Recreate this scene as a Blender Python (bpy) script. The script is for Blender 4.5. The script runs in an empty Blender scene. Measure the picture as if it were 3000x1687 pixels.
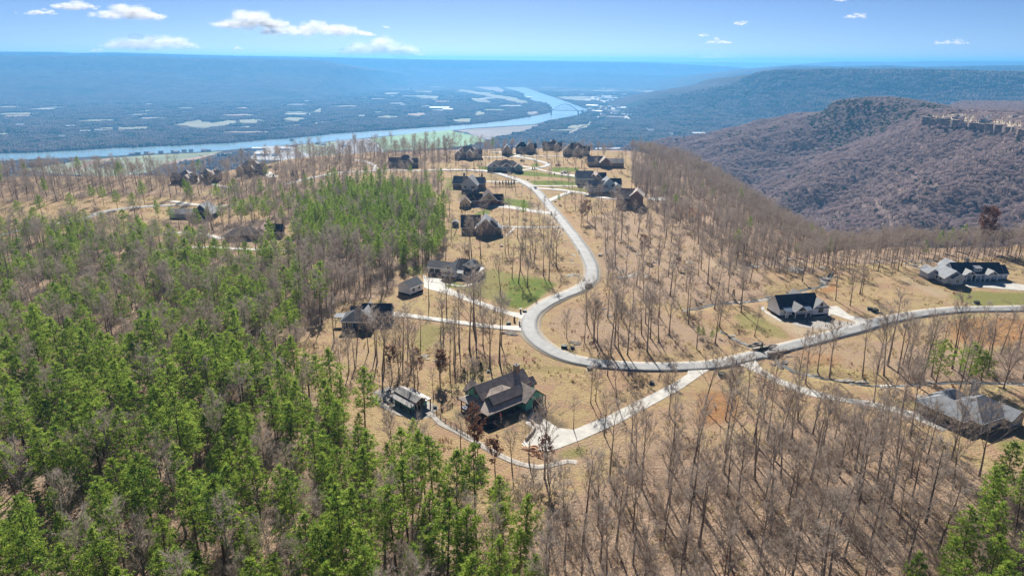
import bpy, math, random
import numpy as np
from mathutils import Vector, Matrix
from mathutils.geometry import delaunay_2d_cdt, tessellate_polygon
random.seed(11); rng = np.random.default_rng(11)
sc = bpy.context.scene; col = sc.collection
R = math.radians
# ---------------------------------------------------------------- camera
FPX, PITCH, ROLL, CZ = 2027.0, R(18.23), R(0.3), 100.0
cd = bpy.data.cameras.new('camera'); cam = bpy.data.objects.new('camera', cd); col.objects.link(cam)
cd.sensor_width = 36.0; cd.lens = FPX / 3000 * 36; cd.clip_start = 1.0; cd.clip_end = 200000.0
_c, _s = math.cos(ROLL), math.sin(ROLL)
_X = Vector((1, 0, 0)); _V = Vector((0, math.sin(PITCH), math.cos(PITCH))); _F = Vector((0, math.cos(PITCH), -math.sin(PITCH)))
_r = _c * _X + _s * _V; _u = -_s * _X + _c * _V
m = Matrix((( _r.x, _u.x, -_F.x, 0), (_r.y, _u.y, -_F.y, 0), (_r.z, _u.z, -_F.z, CZ), (0, 0, 0, 1)))
cam.matrix_world = m; sc.camera = cam
# ---------------------------------------------------------------- sky, sun, exposure
SUN_EL, SUN_AZ = 36.0, -5.6
w = bpy.data.worlds.new('World'); sc.world = w; w.use_nodes = True
nt = w.node_tree; nt.nodes.clear()
sky = nt.nodes.new('ShaderNodeTexSky'); sky.sky_type = 'NISHITA'; sky.sun_disc = False
sky.sun_elevation = R(SUN_EL); sky.sun_rotation = R(SUN_AZ); sky.altitude = 600
sky.air_density = 0.42; sky.dust_density = 0.35; sky.ozone_density = 7.0
bg = nt.nodes.new('ShaderNodeBackground'); bg.inputs['Strength'].default_value = 0.0505
wo = nt.nodes.new('ShaderNodeOutputWorld')
nt.links.new(sky.outputs[0], bg.inputs[0]); nt.links.new(bg.outputs[0], wo.inputs[0])
sl = bpy.data.lights.new('sun', 'SUN'); sl.energy = 5.0; sl.angle = R(0.53); sl.color = (1.0, 0.95, 0.87)
so = bpy.data.objects.new('sun', sl); col.objects.link(so)
sd = Vector((math.sin(R(SUN_AZ)) * math.cos(R(SUN_EL)), math.cos(R(SUN_AZ)) * math.cos(R(SUN_EL)), math.sin(R(SUN_EL))))
so.rotation_euler = sd.to_track_quat('Z', 'Y').to_euler(); so.location = (0, 0, 400)
sc.view_settings.view_transform = 'Standard'; sc.view_settings.look = 'None'
sc.view_settings.exposure = 0.90; sc.view_settings.gamma = 1.0; sc.view_settings.use_curve_mapping = False
sc.cycles.max_bounces = 8; sc.cycles.diffuse_bounces = 5; sc.cycles.transparent_max_bounces = 40
sc.cycles.volume_bounces = 0; sc.cycles.use_denoising = True
# ---------------------------------------------------------------- materials
def newmat(name):
    m = bpy.data.materials.new(name); m.use_nodes = True
    n = m.node_tree.nodes; n.clear()
    o = n.new('ShaderNodeOutputMaterial'); return m, m.node_tree, n, m.node_tree.links, o
def mixc(nt, fac, a, b, mode='MIX'):
    x = nt.nodes.new('ShaderNodeMix'); x.data_type = 'RGBA'; x.blend_type = mode
    if isinstance(fac, (int, float)): x.inputs[0].default_value = fac
    else: nt.links.new(fac, x.inputs[0])
    for v, k in ((a, 6), (b, 7)):
        if isinstance(v, tuple): x.inputs[k].default_value = (*v, 1)
        else: nt.links.new(v, x.inputs[k])
    return x.outputs[2]
def noise(nt, scale, detail=4, rough=0.6, coord='Object', dist=0.0):
    tc = nt.nodes.new('ShaderNodeTexCoord'); t = nt.nodes.new('ShaderNodeTexNoise')
    t.inputs['Scale'].default_value = scale; t.inputs['Detail'].default_value = detail
    t.inputs['Roughness'].default_value = rough; t.inputs['Distortion'].default_value = dist
    nt.links.new(tc.outputs[coord], t.inputs['Vector']); return t.outputs['Fac']
def ramp(nt, fac, a, b):
    x = nt.nodes.new('ShaderNodeMapRange'); x.inputs[1].default_value = a; x.inputs[2].default_value = b
    nt.links.new(fac, x.inputs[0]); return x.outputs[0]
def math_(nt, op, a, b=0.0):
    x = nt.nodes.new('ShaderNodeMath'); x.operation = op
    for v, k in ((a, 0), (b, 1)):
        if isinstance(v, (int, float)): x.inputs[k].default_value = v
        else: nt.links.new(v, x.inputs[k])
    return x.outputs[0]
def mat(name, c, rough=0.85, var=0.25, scale=1.5, bump=0.0, spec=0.3, metal=0.0, c2=None, lo=0.35, hi=0.65, fine=None, coord='Object'):
    m, nt, n, L, o = newmat(name); p = n.new('ShaderNodeBsdfPrincipled')
    f = noise(nt, scale, coord=coord); f = ramp(nt, f, lo, hi)
    a = tuple(v * (1 - var) for v in c); b = tuple(min(1, v * (1 + var)) for v in c)
    if c2: a, b = c, c2
    cc = mixc(nt, f, a, b)
    if fine:
        f2 = noise(nt, fine, 2, 0.8, coord=coord); cc = mixc(nt, ramp(nt, f2, 0.3, 0.7), mixc(nt, 0.4, cc, (0.02, 0.02, 0.02)), cc)
    L.new(cc, p.inputs['Base Color']); p.inputs['Roughness'].default_value = rough
    p.inputs['Specular IOR Level'].default_value = spec; p.inputs['Metallic'].default_value = metal
    if bump:
        b_ = n.new('ShaderNodeBump'); b_.inputs['Strength'].default_value = bump; L.new(noise(nt, scale * 4, coord=coord), b_.inputs['Height']); L.new(b_.outputs[0], p.inputs['Normal'])
    L.new(p.outputs[0], o.inputs[0]); return m
def leafmat(name, c1, c2, c3, trans=0.45, ns=0.35):
    m, nt, n, L, o = newmat(name)
    oi = n.new('ShaderNodeObjectInfo'); f = noise(nt, ns, 2)
    cc = mixc(nt, oi.outputs['Random'], c1, c2); cc = mixc(nt, ramp(nt, f, 0.42, 0.62), cc, c3)
    d = n.new('ShaderNodeBsdfDiffuse'); t = n.new('ShaderNodeBsdfTranslucent'); mx = n.new('ShaderNodeMixShader')
    L.new(cc, d.inputs[0]); L.new(cc, t.inputs[0]); mx.inputs[0].default_value = trans
    L.new(d.outputs[0], mx.inputs[1]); L.new(t.outputs[0], mx.inputs[2]); L.new(mx.outputs[0], o.inputs[0]); return m
def barkmat(name, c1, c2, coord='Object'):
    m, nt, n, L, o = newmat(name); oi = n.new('ShaderNodeObjectInfo'); p = n.new('ShaderNodeBsdfPrincipled')
    L.new(mixc(nt, oi.outputs['Random'], c1, c2), p.inputs['Base Color']); p.inputs['Roughness'].default_value = 0.9
    p.inputs['Specular IOR Level'].default_value = 0.15; L.new(p.outputs[0], o.inputs[0]); return m
MAT = {}
# ---------------------------------------------------------------- mesh helpers
def mesh_np(name, V, F, m=None, smooth=False, cols=None):
    me = bpy.data.meshes.new(name); V = np.asarray(V, np.float32); F = np.asarray(F, np.int32); k = F.shape[1]
    me.vertices.add(len(V)); me.vertices.foreach_set('co', V.ravel())
    me.loops.add(F.size); me.loops.foreach_set('vertex_index', F.ravel())
    me.polygons.add(len(F)); me.polygons.foreach_set('loop_start', np.arange(0, F.size, k, dtype=np.int32))
    me.polygons.foreach_set('loop_total', np.full(len(F), k, np.int32))
    if smooth: me.polygons.foreach_set('use_smooth', np.ones(len(F), bool))
    me.update(calc_edges=True); me.validate()
    if m: me.materials.append(m)
    for nm, arr in (cols or {}).items():
        a = me.color_attributes.new(nm, 'FLOAT_COLOR', 'POINT'); a.data.foreach_set('color', np.asarray(arr, np.float32).ravel())
    return me
def obj(name, me, parent=None, **kw):
    o = bpy.data.objects.new(name, me); col.objects.link(o)
    if parent: o.parent = parent
    for k, v in kw.items(): o[k] = v
    return o
def thing(name, label, cat, loc=(0, 0, 0), rz=0.0, group=None):
    o = bpy.data.objects.new(name, None); o.empty_display_size = 1; col.objects.link(o); o.location = loc; o.rotation_euler = (0, 0, rz)
    o['label'] = label; o['category'] = cat
    if group: o['group'] = group
    return o
class MB:
    def __init__(s): s.v = []; s.f = []
    def face(s, pts):
        i = len(s.v); s.v += [tuple(p) for p in pts]; s.f.append(list(range(i, i + len(pts))))
    def solid(s, V, F):
        i = len(s.v); s.v += [tuple(p) for p in V]; s.f += [[i + k for k in f] for f in F]
    def box(s, x0, y0, z0, x1, y1, z1):
        s.solid([(x0,y0,z0),(x1,y0,z0),(x1,y1,z0),(x0,y1,z0),(x0,y0,z1),(x1,y0,z1),(x1,y1,z1),(x0,y1,z1)],
                [(3,2,1,0),(4,5,6,7),(0,1,5,4),(1,2,6,5),(2,3,7,6),(3,0,4,7)])
    def prism(s, poly, h0, h1):      # poly in xy, extruded in z
        n = len(poly); V = [(x, y, h0) for x, y in poly] + [(x, y, h1) for x, y in poly]
        s.solid(V, [list(range(n))[::-1], list(range(n, 2*n))] + [(k, (k+1) % n, n+(k+1) % n, n+k) for k in range(n)])
    def tube(s, p0, p1, r0, r1, n=5, cap=False):
        p0 = Vector(p0); p1 = Vector(p1); d = (p1 - p0).normalized(); a = d.orthogonal().normalized(); b = d.cross(a)
        V = [tuple(p0 + r0*(math.cos(t)*a + math.sin(t)*b)) for t in [2*math.pi*k/n for k in range(n)]] + \
            [tuple(p1 + r1*(math.cos(t)*a + math.sin(t)*b)) for t in [2*math.pi*k/n for k in range(n)]]
        F = [(k, (k+1) % n, n+(k+1) % n, n+k) for k in range(n)]
        if cap: F += [list(range(n))[::-1], list(range(n, 2*n))]
        s.solid(V, F)
    def mesh(s, name, m, smooth=False):
        me = bpy.data.meshes.new(name); me.from_pydata(s.v, [], s.f); me.update()
        if m: me.materials.append(m)
        if smooth: me.polygons.foreach_set('use_smooth', [True]*len(me.polygons))
        return me
    def obj(s, name, m, parent=None, smooth=False, **kw): return obj(name, s.mesh(name, m, smooth), parent, **kw)
# ---------------------------------------------------------------- image ray to the ground
def ray(px, py):
    u = (px - 1500) / FPX; v = -(py - 843.5) / FPX
    u2 = u*_c - v*_s; v2 = u*_s + v*_c
    return np.array([u2, math.cos(PITCH) + v2*math.sin(PITCH), -math.sin(PITCH) + v2*math.cos(PITCH)])
def gp(px, py, z=0.0):
    d = ray(px, py); t = (z - CZ) / d[2]; return np.array([d[0]*t, d[1]*t])
def inpoly(X, Y, poly):
    inside = np.zeros(X.shape, bool); n = len(poly)
    for i in range(n):
        x0, y0 = poly[i]; x1, y1 = poly[(i+1) % n]
        if y0 == y1: continue
        c = ((y0 > Y) != (y1 > Y)) & (X < (x1-x0)*(Y-y0)/(y1-y0) + x0); inside ^= c
    return inside
def segdist(X, Y, pts, closed=False):
    d = np.full(X.shape, 1e9); n = len(pts); rgn = range(n if closed else n-1)
    for i in rgn:
        x0, y0 = pts[i][:2]; x1, y1 = pts[(i+1) % n][:2]; dx, dy = x1-x0, y1-y0; l = dx*dx+dy*dy+1e-9
        t = np.clip(((X-x0)*dx+(Y-y0)*dy)/l, 0, 1); d = np.minimum(d, np.hypot(X-x0-t*dx, Y-y0-t*dy))
    return d
def sst(a, b, x): t = np.clip((x-a)/(b-a), 0, 1); return t*t*(3-2*t)
def fnoise(X, Y, wl, seed, octv=4):   # sum of rotated sines, smooth value noise
    r = np.random.default_rng(seed); out = np.zeros(np.shape(X)); a = 1.0; tot = 0
    for o in range(octv):
        for k in range(3):
            th = r.uniform(0, 6.28); ph = r.uniform(0, 6.28, 2); f = 2*math.pi/wl*r.uniform(.8, 1.25)
            out += a/3*np.sin(f*(X*math.cos(th)+Y*math.sin(th))+ph[0]+1.3*np.sin(f*.6*(-X*math.sin(th)+Y*math.cos(th))+ph[1]))
        tot += a; a *= .55; wl *= .47
    return out/tot
# ---------------------------------------------------------------- home plateau height field
EDGE = [gp(*p, 12) for p in [(-500,512),(-300,512),(0,502),(300,500),(560,505),(700,492),(800,474),(900,458),(1100,447),(1300,441),(1500,437),(1700,440)]]
EDGE += [gp(*p, 6) for p in [(1830,462),(1890,500),(1980,560),(2080,640)]] + [gp(*p, 0) for p in [(2180,720),(2300,768),(2450,775),(2700,768),(2850,760),(3000,752),(3200,745),(3600,740)]]
EDGE = [tuple(p) for p in EDGE] + [(900, 60), (900, -300), (-1200, -300)]
GX0, GX1, GY0, GY1, GS = -760, 700, 20, 1180, 2.0
gx = np.arange(GX0, GX1+.1, GS); gy = np.arange(GY0, GY1+.1, GS)
XX, YY = np.meshgrid(gx, gy)
CREEK = [gp(*p) for p in [(2428,812),(2405,838),(2370,850),(2330,835),(2280,862)]] 
CREEKS = [[tuple(gp(*p)) for p in [(2440,792),(2425,815),(2400,835),(2360,842),(2300,858),(2230,872),(2160,880),(2095,885),(2040,900),(2000,905)]],
          [tuple(gp(*p)) for p in [(2110,962),(2150,985),(2190,1005),(2225,1020),(2262,1040),(2290,1062),(2330,1085),(2400,1100),(2480,1112),(2560,1122),(2640,1124),(2720,1116),(2800,1112),(2900,1114),(3050,1120)]]]
def hraw(X, Y):
    z = 12*sst(430, 800, Y) + 1.6*fnoise(X, Y, 210, 3, 3)*sst(150, 350, Y) + .5*fnoise(X, Y, 70, 5, 2)
    d = segdist(X, Y, EDGE, True); ins = inpoly(X, Y, EDGE); d = np.where(ins, 0, d)
    dd = np.maximum(d + 14*fnoise(X, Y, 160, 9, 3)*sst(5, 60, d), 0)
    rt = sst(100, 260, X)
    steep = np.where(dd < 130, dd*dd/330, 51.2 + (dd-130)*.72)
    z = z - np.minimum(steep, 315 + 0*dd)
    for c in CREEKS: z = z - 1.2*np.exp(-(segdist(X, Y, c)/3.0)**2)
    return z
ZZ = hraw(XX, YY)
def H(x, y):
    fx = np.clip((np.asarray(x, float)-GX0)/GS, 0, len(gx)-1.001); fy = np.clip((np.asarray(y, float)-GY0)/GS, 0, len(gy)-1.001)
    i = fx.astype(int); j = fy.astype(int); a = fx-i; b = fy-j
    return ZZ[j,i]*(1-a)*(1-b)+ZZ[j,i+1]*a*(1-b)+ZZ[j+1,i]*(1-a)*b+ZZ[j+1,i+1]*a*b
_T = np.concatenate([np.arange(60, 420, 1.0), np.arange(420, 1300, 2.0)])
def G(px, py):
    d = ray(px, py); z = CZ + d[2]*_T; h = H(d[0]*_T, d[1]*_T); k = np.argmax(z < h)
    if not (z < h).any(): return np.array([*gp(px, py, 12)])
    if k == 0: return np.array([*gp(px, py)])
    a = (z[k-1]-h[k-1]); b = (h[k]-z[k]); t = _T[k-1]+(_T[k]-_T[k-1])*a/(a+b+1e-9)
    return np.array([d[0]*t, d[1]*t])
def GG(pts): return [tuple(G(*p)) for p in pts]
# ---- tree regions (ground outlines), used for the litter mask and for planting
REG = [ # name, outline, spacing, pine share, height scale
 ('bottom left pine wood', [(-150,1120),(100,1090),(330,1080),(560,1090),(760,1090),(900,1130),(1010,1230),(1130,1320),(1250,1385),(1290,1450),(1330,1510),(1450,1560),(1545,1600),(1555,1700),(1560,1990),(-300,1990)], 5.2, .80, .97),
 ('left mixed wood', [(-120,800),(200,770),(420,830),(600,900),(760,960),(850,1010),(800,1070),(900,1130),(560,1100),(330,1090),(100,1100),(-150,1130)], 6.0, .46, .88),
 ('left upper mixed wood', [(-120,720),(60,700),(250,690),(420,695),(560,735),(680,750),(860,760),(900,850),(870,1010),(760,970),(600,905),(420,835),(200,775),(-120,805)], 6.0, .58, .88),
 ('bare wood behind the blue house', [(860,760),(1000,770),(1150,790),(1170,830),(1120,870),(1000,890),(930,960),(870,1000),(850,860)], 5.0, .06, .9),
 ('pine stand west of the farmhouse', [(870,590),(960,560),(1100,545),(1240,552),(1292,600),(1303,660),(1306,760),(1180,790),(1060,775),(960,760),(880,750),(860,700)], 4.9, .84, .80),
 ('bare wood around the red roofed house', [(360,640),(500,660),(640,735),(800,735),(860,590),(900,560),(860,540),(800,560),(780,640),(640,650),(560,655),(480,648)], 7.0, .22, .78),
 ('bottom right bare wood', [(1530,1990),(1545,1560),(1640,1480),(1760,1420),(1850,1330),(1980,1290),(2080,1330),(2200,1300),(2330,1230),(2450,1225),(2600,1255),(2720,1300),(2840,1370),(3150,1440),(3200,1990)], 6.2, .0, .98),
 ('bottom right pine corner', [(2640,1990),(2660,1740),(2740,1680),(2830,1600),(2900,1480),(2960,1390),(3250,1330),(3300,1990)], 5.2, .85, .78),
 ('creek side wood', [(2640,1060),(2800,1030),(3150,1020),(3150,1110),(3000,1125),(2850,1120),(2700,1135),(2620,1120)], 5.5, .10, .9),
 ('plateau rim wood', [(1850,470),(1930,500),(2040,600),(2160,700),(2300,770),(2440,785),(2380,800),(2250,800),(2130,790),(2050,730),(1990,660),(1930,600),(1890,560),(1850,520)], 3.7, .02, .62),
 ('far left rim wood', [(-150,512),(0,505),(300,502),(560,508),(640,520),(640,548),(560,560),(420,550),(200,560),(-150,575)], 8, .03, .85),
 ('far middle rim wood', [(640,505),(760,488),(900,465),(1100,452),(1300,446),(1340,452),(1330,470),(1240,485),(1120,500),(980,520),(840,540),(640,560)], 8.5, .02, .85),
 ('far rim wood above the red roofs', [(640,545),(860,535),(1100,512),(1290,505),(1300,540),(1100,540),(870,560),(640,590)], 8.5, .15, .8)]
REGW = [[tuple(gp(*p, 0 if p[1] > 600 else 8)) for p in r[1]] for r in REG]
# wood on the slope beyond the rim (world outline)
# ---- masks
def dil(mask, n=1):
    a = mask.astype(float)
    for _ in range(n):
        a = (a + np.roll(a,1,0)+np.roll(a,-1,0)+np.roll(a,1,1)+np.roll(a,-1,1))/5
    return a
lawn = np.zeros_like(ZZ); litter = np.zeros_like(ZZ); soil = np.zeros_like(ZZ); rust = np.zeros_like(ZZ); mulch = np.zeros_like(ZZ); pale = np.zeros_like(ZZ)
def paint(arr, pts, v):
    w_ = GG(pts); m_ = inpoly(XX, YY, w_); arr[m_] = np.maximum(arr[m_], v)
for P_, v in [([(1400,800),(1440,785),(1480,795),(1600,812),(1645,832),(1600,862),(1560,893),(1530,906),(1490,900),(1440,882),(1380,868),(1335,848),(1310,838),(1340,830),(1380,828)],.55),
  ([(1490,815),(1600,822),(1620,835),(1562,890),(1525,905),(1470,890),(1500,850)],.9), ([(1296,826),(1342,828),(1338,840),(1313,845)],1),
  ([(1180,780),(1240,775),(1245,800),(1225,810),(1170,800)],.6), ([(1230,945),(1310,955),(1300,985),(1260,1030),(1215,1040),(1210,970)],.5),
  ([(1399,488),(1426,487),(1460,490),(1521,490),(1541,492),(1507,500.5),(1467,502),(1439,500.5),(1403,495)],1),
  ([(1502,506),(1537,502),(1562,503),(1640,514),(1700,521),(1700,526),(1640,521),(1548,516),(1507,513)],1),
  ([(1547,530),(1630,529),(1722,533),(1722,543),(1640,544),(1568,543)],1), ([(1577,549),(1720,549),(1800,558),(1805,577),(1740,565)],.6),
  ([(1615,490),(1697,492),(1695,503),(1620,505)],1), ([(1560,478),(1583,480),(1578,489),(1555,488)],1), ([(1474,449),(1528,450),(1505,455),(1477,456)],.9),
  ([(1464,579),(1546,588),(1561,605),(1546,614),(1470,602)],.85), ([(1386,625),(1433,608),(1437,628),(1395,632)],.8), ([(1305,520),(1330,520),(1332,560),(1300,560)],.6),
  ([(1340,560),(1400,570),(1380,580),(1340,575)],.5), ([(1310,640),(1345,640),(1345,720),(1310,700)],.45), ([(1350,690),(1500,700),(1560,720),(1560,740),(1400,700)],.35),
  ([(2807,853),(3050,858),(3050,896),(2854,899),(2790,872)],.6), ([(2700,800),(2860,880),(2840,895),(2560,800),(2620,795)],.3), ([(2144,921),(2194,909),(2303,967),(2326,1002),(2272,991),(2155,956)],.5),
  ([(1295,1214),(1313,1206),(1351,1229),(1335,1237)],1), ([(1352,1236),(1366,1232),(1392,1252),(1380,1262)],.8), ([(1618,1323),(1724,1296),(1760,1300),(1700,1345),(1640,1350)],.55),
  ([(1500,1060),(1640,1070),(1800,1090),(1700,1100),(1520,1090)],.4), ([(2560,1150),(2640,1170),(2750,1175),(2760,1195),(2700,1205),(2560,1170)],.5), ([(2900,1290),(3050,1290),(3050,1330),(2950,1330)],.6),
  ([(1580,660),(1640,700),(1700,790),(1640,760)],.25), ([(2140,1070),(2220,1110),(2300,1150),(2200,1140),(2090,1110)],.35), ([(600,560),(700,540),(720,560),(640,590)],.5), ([(0,620),(120,615),(200,640),(100,665),(0,680)],.35)]:
    paint(lawn, P_, v)
for rw, r in zip(REGW, REG): litter[inpoly(XX, YY, rw)] = .95 if ('rim' not in r[0] or 'plateau' in r[0]) else .55
for P_, v in [([(1600,800),(1720,760),(1760,830),(1650,860),(1560,900),(1600,840)],.35),([(1640,900),(1900,900),(2100,960),(2150,1010),(1950,1040),(1700,1030),(1600,960)],.7),
  ([(1750,720),(2000,700),(2250,800),(2250,880),(2000,900),(1850,880),(1760,800)],.75), ([(800,1080),(1000,990),(1250,1060),(1200,1130),(1000,1140)],.45), ([(2150,1000),(2700,1000),(3000,1040),(3000,1110),(2300,1080)],.6),
  ([(1500,1290),(1900,1200),(2100,1130),(2400,1190),(2300,1260),(1800,1350),(1500,1500)],.5)]: paint(litter, P_, v)
for P_, v in [([(2760,935),(2860,928),(3050,930),(3050,1010),(2900,1020),(2780,1000)],.62), ([(1985,602),(2050,610),(2075,632),(2000,640)],1), ([(2040,1140),(2190,1150),(2160,1240),(2030,1250)],.7), ([(2300,1030),(2480,1030),(2480,1080),(2330,1080)],.5),
  ([(1640,615),(1690,628),(1680,634),(1640,622)],.8), ([(1360,1200),(1600,1320),(1560,1345),(1540,1320)],.0), ([(1540,1300),(1600,1325),(1590,1350),(1545,1345)],.8), ([(2395,850),(2450,815),(2460,850),(2400,870)],.8), ([(2300,1010),(2420,970),(2440,1000),(2320,1050)],.25)]: paint(rust, P_, v)
for P_, v in [([(1575,1205),(1600,1210),(1650,1240),(1672,1257),(1640,1255),(1590,1225)],1), ([(1540,1290),(1562,1250),(1568,1262),(1545,1300)],1), ([(1320,1205),(1410,1265),(1432,1270),(1480,1245),(1432,1235),(1345,1195)],.9),
  ([(1450,600),(1485,592),(1490,602),(1460,603)],1), ([(1115,925),(1150,915),(1150,940),(1120,948)],.8)]: paint(mulch, P_, v)
for P_, v in [([(1550,590),(1620,620),(1660,680),(1640,700),(1600,640),(1540,600)],.8), ([(2340,905),(2440,935),(2500,955),(2330,1000),(2300,960),(2230,935),(2245,905)],.6), ([(2480,900),(2560,890),(2640,900),(2560,940)],.3), ([(1700,1050),(2000,1062),(2000,1068),(1700,1058)],.7),
  ([(1500,1350),(1650,1370),(1700,1420),(1560,1440)],.6), ([(2650,770),(2740,768),(2740,790),(2650,785)],.8),([(2640,800),(2800,860),(2760,880),(2620,820)],.5), ([(2060,760),(2180,770),(2220,800),(2080,790)],.5)]: paint(pale, P_, v)
litter[(segdist(XX, YY, EDGE[10:18]) < 140) & ~inpoly(XX, YY, EDGE)] = .95; litter[inpoly(XX, YY, [tuple(gp(*p)) for p in [(1700,640),(1850,600),(2040,680),(2160,790),(2000,820),(1800,760)]])] = .7; litter = dil(litter, 4); lawn = dil(lawn, 1); rust = dil(rust, 3); mulch = dil(mulch, 1); pale = dil(pale, 3)
# exposed soil and rock on the steep slope
m, nt, n, L, o = newmat('plateau_ground')
A1 = n.new('ShaderNodeVertexColor'); A1.layer_name = 'mask_a'; A2 = n.new('ShaderNodeVertexColor'); A2.layer_name = 'mask_b'
s1 = n.new('ShaderNodeSeparateColor'); L.new(A1.outputs[0], s1.inputs[0]); s2 = n.new('ShaderNodeSeparateColor'); L.new(A2.outputs[0], s2.inputs[0])
nb = noise(nt, .035, 6, .65); nm = noise(nt, .22, 5, .7); nf = noise(nt, 1.3, 4, .75); nx = noise(nt, 5.0, 3, .8)
base = mixc(nt, ramp(nt, nb, .38, .62), (.50,.345,.19), (.44,.365,.16))
base = mixc(nt, ramp(nt, nm, .48, .66), base, (.34,.215,.135)); base = mixc(nt, math_(nt, 'MULTIPLY', ramp(nt, noise(nt, .07, 6, .75), .48, .60), .85), base, (.44,.27,.18)); base = mixc(nt, math_(nt, 'MULTIPLY', ramp(nt, nf, .5, .78), .55), base, (.66,.52,.34))
def blend(base, msk, colr, k=.5, nz=nf):
    f = math_(nt, 'ADD', msk, math_(nt, 'MULTIPLY', math_(nt, 'SUBTRACT', nz, .5), k)); f = ramp(nt, f, .25, .75); return mixc(nt, f, base, colr)
lit = mixc(nt, ramp(nt, nf, .35, .65), (.41,.275,.185), (.54,.41,.285)); lit = mixc(nt, ramp(nt, nx, .45, .7), lit, (.30,.19,.14))
base = blend(base, s1.outputs[1], lit, 1.1, nm)
base = blend(base, s2.outputs[1], mixc(nt, ramp(nt, nf, .4, .6), (.50,.38,.25), (.62,.52,.38)), .9, nm)
base = blend(base, s1.outputs[2], mixc(nt, ramp(nt, nm, .4, .6), (.44,.19,.065), (.36,.20,.09)), .9, nm)
base = blend(base, s1.outputs[0], mixc(nt, ramp(nt, nm, .4, .62), (.13,.205,.028), (.235,.25,.06)), .45, nm)
base = blend(base, s2.outputs[0], (.05,.035,.028), .3)
fine = mixc(nt, math_(nt, 'MULTIPLY', ramp(nt, nx, .48, .72), .55), base, (.10,.075,.05))
p = n.new('ShaderNodeBsdfPrincipled'); L.new(fine, p.inputs['Base Color']); p.inputs['Roughness'].default_value = .95; p.inputs['Specular IOR Level'].default_value = .1
bb = n.new('ShaderNodeBump'); bb.inputs['Strength'].default_value = 1.0; bb.inputs['Distance'].default_value = .9; L.new(nf, bb.inputs['Height']); L.new(bb.outputs[0], p.inputs['Normal']); L.new(p.outputs[0], o.inputs[0])
MAT['ground'] = m
NX, NY = len(gx), len(gy); I = np.arange(NX*NY).reshape(NY, NX)
quad = np.stack([I[:-1,:-1], I[:-1,1:], I[1:,1:], I[1:,:-1]], -1)
cx, cy = XX[:-1,:-1]+1, YY[:-1,:-1]+1
keep = (np.abs(cx) < 0.80*cy + 70) & (ZZ[:-1,:-1] > -312)
F = quad[keep]; used, inv = np.unique(F, return_inverse=True); V = np.stack([XX.ravel(), YY.ravel(), ZZ.ravel()], -1)[used]
rel = .12*fnoise(V[:,0], V[:,1], 9, 21, 3)*np.clip((V[:,1]-60)/100, 0, 1)
Vg = V.copy()
one = np.ones(len(used)); ca = np.stack([lawn.ravel()[used], litter.ravel()[used], rust.ravel()[used], one], -1); cb = np.stack([mulch.ravel()[used], pale.ravel()[used], 0*one, one], -1)
obj('ground', mesh_np('ground', Vg, inv.reshape(F.shape), MAT['ground'], True, {'mask_a': ca, 'mask_b': cb}), kind='structure')
# near apron of ground behind / below the camera
a = MB(); a.box(-900, -500, -14, 900, 21, -.6); a.obj('ground', MAT['ground'], kind='structure')

# ---------------------------------------------------------------- draped sheets
BLK = np.zeros((1100, 1500), bool)     # 1 m cells, x -750..750, y 0..1100 : no trees here
def block_poly(w_, grow=0):
    w_ = np.array(w_); x0, y0 = w_.min(0)-grow-2; x1, y1 = w_.max(0)+grow+2
    i0, i1 = int(max(0, x0+750)), int(min(1500, x1+751)); j0, j1 = int(max(0, y0)), int(min(1100, y1+1))
    if i1 <= i0 or j1 <= j0: return
    X, Y = np.meshgrid(np.arange(i0, i1)-750+.5, np.arange(j0, j1)+.5)
    mm = inpoly(X, Y, [tuple(q) for q in w_])
    if grow: mm |= segdist(X, Y, [tuple(q) for q in w_], True) < grow
    BLK[j0:j1, i0:i1] |= mm
def smooth_path(pts, step=2.5):
    P_ = np.array(pts, float); out = []
    Q = np.vstack([2*P_[0]-P_[1], P_, 2*P_[-1]-P_[-2]])
    for i in range(1, len(Q)-2):
        p0, p1, p2, p3 = Q[i-1:i+3]; k = max(2, int(np.hypot(*(p2-p1))/step))
        for t in np.linspace(0, 1, k, endpoint=False):
            out.append(.5*((2*p1)+(-p0+p2)*t+(2*p0-5*p1+4*p2-p3)*t*t+(-p0+3*p1-3*p2+p3)*t**3))
    out.append(P_[-1]); return np.array(out)
def ribbon(name, wpts, width, m, off=.12, grow=3.5, nx_=5, widths=None, kind='structure', hfun=None, flat=False, skirt=.5, **kw):
    C = smooth_path(wpts); T = np.gradient(C, axis=0); T /= np.linalg.norm(T, axis=1)[:,None]+1e-9; N = np.stack([-T[:,1], T[:,0]], -1)
    W = np.full(len(C), width) if widths is None else np.interp(np.linspace(0,1,len(C)), np.linspace(0,1,len(widths)), widths)
    offs = np.linspace(-.5, .5, nx_); hf = hfun or H
    V = []; 
    for k in range(-1, nx_+1):
        kk = min(max(k, 0), nx_-1); q = C + N*(W*offs[kk])[:,None]; z = (hf(C[:,0], C[:,1]) if flat else hf(q[:,0], q[:,1])) + off - (skirt if k != kk else 0); V.append(np.column_stack([q, z]))
    V = np.stack(V, 1); n1, n2 = V.shape[:2]; I = np.arange(n1*n2).reshape(n1, n2)
    F = np.stack([I[:-1,:-1], I[:-1,1:], I[1:,1:], I[1:,:-1]], -1).reshape(-1, 4)
    L_ = C + N*(W/2)[:,None]; R_ = C - N*(W/2)[:,None]; block_poly(np.vstack([L_, R_[::-1]]), grow)
    return obj(name, mesh_np(name, V.reshape(-1,3), F, m), kind=kind, **kw), C
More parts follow.
